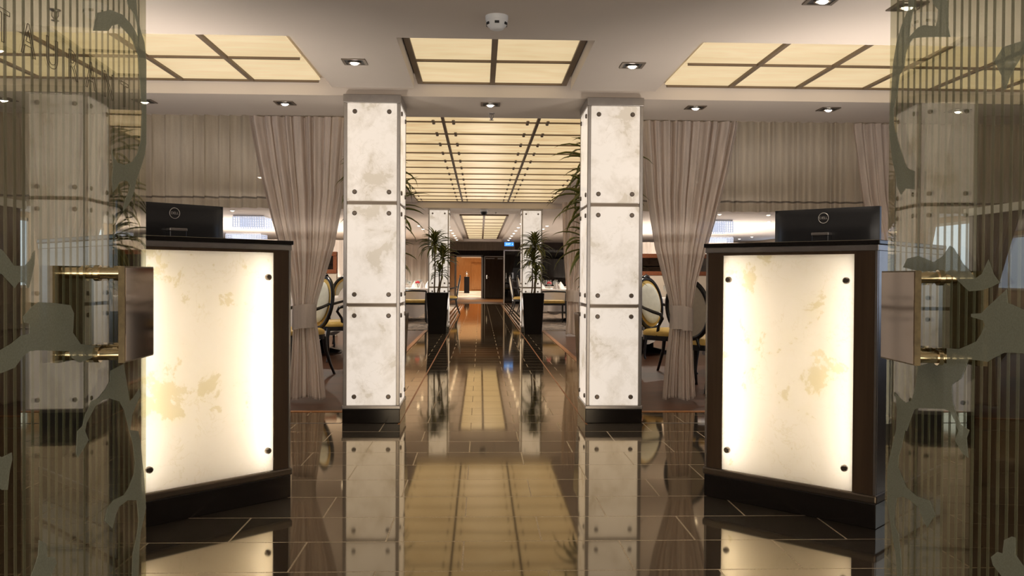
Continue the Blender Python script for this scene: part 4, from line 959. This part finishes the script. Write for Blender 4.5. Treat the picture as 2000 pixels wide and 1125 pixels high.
# ------------------------------------------------------------------ dining chairs and tables
def make_chair():
    t = thing('oval_back_armchair', 'x', 'chair', (0, 0, 0), 0, 'oval backed dining chairs')
    # seat faces -y
    sp = []
    for k in range(28):
        a = 2*pi*k/28; ca, sa = cos(a), sin(a)
        sp.append((.26*math.copysign(abs(ca)**.6, ca)*(1+.04*(-sa)), .235*math.copysign(abs(sa)**.6, sa)))
    rail = MB(); rail.prism(sp, lambda u, v, h: Vector((u, v, h)), .375, .425); rail.build('seat_rail', M['lacquer'], t)
    sc = MB(); vs = []; rows = [(.97, .425), (.99, .445), (.97, .468), (.86, .485), (.55, .495), (.0, .5)]
    for (q, z) in rows:
        for (u, v) in sp: vs.append((u*q, v*q, z))
    n_ = len(sp)
    sc.add(vs, [(i*n_+k, i*n_+(k+1) % n_, (i+1)*n_+(k+1) % n_, (i+1)*n_+k) for i in range(len(rows)-1) for k in range(n_)], True)
    sc.build('seat', M['gold'], t, fix=True)
    tilt = Matrix.Translation((0, .215, .44)) @ Matrix.Rotation(-.16, 4, 'X') @ Matrix.Translation((0, 0, .315))
    aw, ah = .225, .275
    MB().ring(lambda q: (Vector((aw*cos(q), 0, ah*sin(q))), Vector((cos(q), 0, sin(q))), Vector((0, 1, 0))), .023, 44, 10, tilt, .020).tube([(-.05, -.005, ah+.012), (0, -.01, ah+.035), (.05, -.005, ah+.012)], .016, 8, tilt).build('back_frame', M['lacquer'], t)
    def pad(ys, m, name):
        p = MB(); vs = []
        for i, q in enumerate((1, .96, .75, .4, 0)):
            for k in range(36):
                a = 2*pi*k/36; vs.append(tilt @ Vector(((aw-.012)*q*cos(a), ys*(.006+.018*(1-q*q)), (ah-.012)*q*sin(a))))
        p.add(vs, [(i*36+k, i*36+(k+1) % 36, (i+1)*36+(k+1) % 36, (i+1)*36+k) for i in range(4) for k in range(36)], True)
        return p.build(name, M[m], t)
    pad(-1, 'gold', 'back_border'); pad(1, 'coverbeige', 'back_cover')
    q_ = MB(); vs = []
    for i, q in enumerate((.80, .78, .55, .3, 0)):
        for k in range(36):
            a = 2*pi*k/36; vs.append(tilt @ Vector((aw*q*cos(a), -(.0145+.014*(1-q*q)+(.0 if i == 0 else .004)), ah*q*sin(a))))
    q_.add(vs, [(i*36+k, i*36+(k+1) % 36, (i+1)*36+(k+1) % 36, (i+1)*36+k) for i in range(4) for k in range(36)], True)
    q_.build('back_cushion', M['cream'], t)
    MB().tube([(-.10, .215, .40), (-.075, .225, .49)], .018, 8).tube([(.10, .215, .40), (.075, .225, .49)], .018, 8).build('back_support', M['lacquer'], t)
    for sx in (-1, 1):
        MB().tube([(sx*.215, -.19, .40), (sx*.235, -.215, .30), (sx*.228, -.20, .15), (sx*.215, -.20, .03), (sx*.222, -.212, 0)], [.026, .023, .016, .012, .015], 10).build('leg', M['lacquer'], t)
        MB().tube([(sx*.19, .19, .40), (sx*.195, .21, .25), (sx*.205, .26, .1), (sx*.215, .30, 0)], [.023, .019, .015, .014], 10).build('leg', M['lacquer'], t)
        MB().tube([(sx*.215, .235, .74), (sx*.255, .13, .71), (sx*.275, .0, .675), (sx*.265, -.08, .655), (sx*.25, -.10, .61), (sx*.235, -.04, .53), (sx*.235, -.02, .40)], [.015, .016, .018, .019, .017, .016, .02], 10).build('armrest', M['lacquer'], t)
    return t
proto = make_chair(); first = [True]
def chair(label, x, y, rz, group='oval backed dining chairs', z=0.0):
    if first[0]:
        first[0] = False; o = proto
        o['label'] = label; o.location = (x, y, z); o.rotation_euler.z = rz
    else: o = clone(proto, label, (x, y, z), rz, group)
    return o
# rz: 0 faces the entrance (-y); pi faces away
chair('oval-backed armchair partly hidden by the left curtain', -1.90, 9.2, R(-50))
chair('oval-backed armchair between the left curtain and column, gold seat showing', -1.74, 10.75, R(-62))
chair('oval-backed armchair across the left white table', -1.95, 13.0, R(12))
chair('oval-backed armchair beside the right front column', 2.02, 9.25, R(42))
chair('dark oval-backed armchair right behind the right curtain', 2.09, 8.05, R(132))
chair('oval-backed armchair beyond the first on the right, half behind the column', 1.80, 10.9, R(55))
chair('oval-backed armchair turned to the right table by the desk', 3.3, 10.7, R(15))
chair('oval-backed armchair at the left edge of the far aisle', -.86, 24.0, R(-90), z=.006)
chair('oval-backed armchair at the right edge of the far aisle, nearer one', 1.10, 23.3, R(95), z=.006)
chair('oval-backed armchair at the right edge of the far aisle, farther one', 1.36, 24.6, R(80), z=.006)
chair('oval-backed armchair beside the table behind the left glass door', -3.4, 9.9, R(-160))

def make_low():
    t = thing('low_back_chair', 'x', 'chair', (0, 0, 0), 0, 'low backed chairs')
    MB().rbox(-.25, .25, -.22, .22, .40, .44, .01).build('seat_rail', M['lacquer'], t)
    MB().rbox(-.245, .245, -.215, .215, .44, .51, .025, seg=3).build('seat', M['gold'], t)
    MB().tube([(-.27, -.22, .70), (-.15, -.235, .705), (0, -.24, .708), (.15, -.235, .705), (.27, -.22, .70)], .020, 10).build('back_rail', M['lacquer'], t)
    for sx in (-1, 1):
        MB().tube([(sx*.27, -.22, .70), (sx*.262, -.215, .44), (sx*.27, -.225, .2), (sx*.285, -.24, 0)], [.02, .022, .02, .016], 10).build('leg', M['lacquer'], t)
        MB().tube([(sx*.23, .19, .42), (sx*.23, .2, .2), (sx*.235, .215, 0)], [.022, .019, .015], 10).build('leg', M['lacquer'], t)
    return t
lo = make_low(); lo['label'] = 'low-backed chair with a gold seat beside the left far planter'; lo.location = (-1.45, 19.3, .006)
clone(lo, 'low-backed chair with a gold seat beside the right far planter', (1.62, 19.3, .006), 0)

def table(label_t, label_c, x, y, r, z=0.0, drop=.42, seed=0):
    t = thing('dining_table', label_t, 'table', (x, y, z), 0, 'round dining tables')
    MB().lathe([(r*.99, .715), (r*.99, .738), (0, .739)], 40).build('tabletop', M['desk'], t)
    MB().lathe([(.28, 0), (.27, .03), (.06, .07), (.05, .70), (.2, .716)], 20).build('pedestal', M['lacquer'], t)
    nA, rows = 96, 9; vs = []
    for j in range(rows+1):
        for i in range(nA):
            a = 2*pi*i/nA; k = j/rows
            corner = .16*max(0, cos(4*a+seed))**2
            fold = .035*k*sin(11*a+seed)+.02*k*sin(17*a)
            rr = r+.006+(.05*k+fold if j else 0)
            vs.append((rr*cos(a), rr*sin(a), .746-(drop+corner)*k))
    mb = MB(); mb.add(vs, [(j*nA+i, j*nA+(i+1) % nA, (j+1)*nA+(i+1) % nA, (j+1)*nA+i) for j in range(rows) for i in range(nA)], True)
    inner = [(q*(r+.006)*cos(2*pi*i/nA), q*(r+.006)*sin(2*pi*i/nA), .746) for q in (1, .5) for i in range(nA)]+[(0, 0, .746)]
    mb.add(inner, [(i, (i+1) % nA, nA+(i+1) % nA, nA+i) for i in range(nA)]+[(nA+i, nA+(i+1) % nA, 2*nA) for i in range(nA)])
    o = mb.build('tablecloth', M['linen'], None, (x, y, z), weld=True)
    tag(o, label_c, 'tablecloth', 'white tablecloths')
    return t
glass_proto = MB().lathe([(.034, 0), (.034, .003), (.006, .010), (.0045, .075), (.018, .09), (.034, .12), (.037, .15), (.032, .185), (.030, .185), (.034, .15), (.031, .121), (.014, .094), (0, .09)], 18)
g_first = [None]
def wine_glass(label, x, y, z, sc, group):
    if g_first[0] is None:
        o = glass_proto.build('wine_glass', M['clear'], None, (x, y, z)); g_first[0] = o
    else:
        o = g_first[0].copy(); COL.objects.link(o); o.location = (x, y, z)
    o.scale = (sc, sc, sc)
    return tag(o, label, 'glass', group)
nap = None
def napkin(label, x, y, z, rz, group):
    global nap
    if nap is None:
        mb = MB(); n_ = 24; vs = [(0, 0, .17)]
        for k in range(n_):
            a = 2*pi*k/n_; rr = .085*(1+.25*cos(4*a)); vs.append((rr*cos(a), rr*sin(a)*.8, 0))
        for k in range(n_):
            a = 2*pi*k/n_; rr = .045*(1+.35*cos(4*a)); vs.append((rr*cos(a), rr*sin(a)*.8, .09))
        mb.add(vs, [(1+k, 1+(k+1) % n_, 1+n_+(k+1) % n_, 1+n_+k) for k in range(n_)]+[(1+n_+k, 1+n_+(k+1) % n_, 0) for k in range(n_)]+[list(range(1, n_+1))[::-1]])
        o = mb.build('folded_napkin', M['linen'], None, (x, y, z)); nap = o
    else:
        o = nap.copy(); COL.objects.link(o); o.location = (x, y, z)
    o.rotation_euler.z = rz
    return tag(o, label, 'napkin', group)
flower = None
def red_flower(label, x, y, z, group='red table flowers'):
    global flower
    if flower is None:
        t = thing('flower_vase', label, 'vase', (x, y, z), 0, group)
        MB().lathe([(.025, 0), (.032, .03), (.03, .07), (.02, .10), (.023, .115)], 16).build('vase', M['clear'], t)
        b = MB()
        for k in range(14):
            a = k*2.399; rr = .012+.028*(k/14); q = Matrix.Translation((rr*cos(a), rr*sin(a), .15-.02*(k/14)))
            b.lathe([(.002, -.025), (.018, -.008), (.02, .008), (.010, .02), (0, .022)], 8, q @ Matrix.Rotation(.5*(k/14), 4, 'Y'))
        b.build('bloom', M['red'], t); flower = t
        MB().tube([(0, 0, .01), (0, 0, .14)], .003, 6).build('stalk', M['leaf'], t)
        return t
    return clone(flower, label, (x, y, z), 0, group)
table('round dining table under white linen, between the left curtain and column', 'white tablecloth between the left curtain and the left front column', -2.15, 11.9, .75)
table('round dining table under white linen right of the right front column', 'white tablecloth right of the right front column', 2.35, 12.0, .75, seed=1)
table('round dining table under white linen beside the right desk', 'white tablecloth glimpsed between the right curtain and desk', 3.2, 9.3, .70, seed=2)
table('round dining table under white linen behind the left glass door', 'white tablecloth behind the left glass door', -3.1, 8.9, .70, seed=3)
table('round dining table under white linen by the left far planter', 'white tablecloth beside the left far planter', -2.0, 20.5, .95, .006, .5, seed=4)
table('round dining table under white linen by the right far planter', 'white tablecloth beside the right far planter', 2.15, 20.5, .95, .006, .5, seed=5)
table('round dining table under white linen further left in the far aisle', 'white tablecloth left of the far aisle chair', -2.4, 25.0, .8, .006, .5, seed=6)
table('round dining table under white linen further right in the far aisle', 'white tablecloth right of the far aisle chairs', 2.6, 25.0, .8, .006, .5, seed=7)
def dress(x, y, r, z, where, seed, ng=7, nn=4, nf=2):
    rnd = random.Random(seed)
    for k in range(nn):
        a0 = 2*pi*(k+.3)/nn
        napkin('white folded napkin standing on the white table %s' % where, x+r*.82*cos(a0), y+r*.82*sin(a0), z, rnd.uniform(0, 3), 'napkins on the table '+where)
        for j in range(ng):
            a = a0+.30+.16*j; q = r*(.66-.07*j)
            wine_glass('clear stemmed wine glass on the white table %s' % where, x+q*cos(a), y+q*sin(a), z, (1.12, .98, .88)[j], 'wine glasses on the table '+where)
    for k in range(nf):
        red_flower('%sred flower in a glass vase on the table %s' % (['', 'second '][k], where), x+(.10+.45*k)*(1 if x < 0 else -1), y-.1-.2*k, z)
dress(-2.0, 20.5, .95, .753, 'beside the left far planter', 61, 3, 8, 2)
dress(2.15, 20.5, .95, .753, 'beside the right far planter', 62, 3, 8, 2)
dress(-2.15, 11.9, .75, .747, 'between the left curtain and column', 63, 2, 5, 0)
dress(2.35, 12.0, .75, .747, 'right of the right front column', 64, 2, 5, 0)

# louvred cabinet glimpsed at the far right, behind the right glass door
t = thing('louvred_cabinet', 'dark louvred cabinet behind the right glass door', 'cabinet', (4.55, 6.1, 0))
MB().rbox(-.45, .45, -.2, .2, 0, 1.88, .006).build('carcass', M['darkwood'], t)
lv = MB()
for k in range(22): lv.box(-.40, .40, -.235, -.20, .98+.04*k, .995+.04*k, Matrix.Identity(4))
lv.build('louvres', M['louvre'], t)
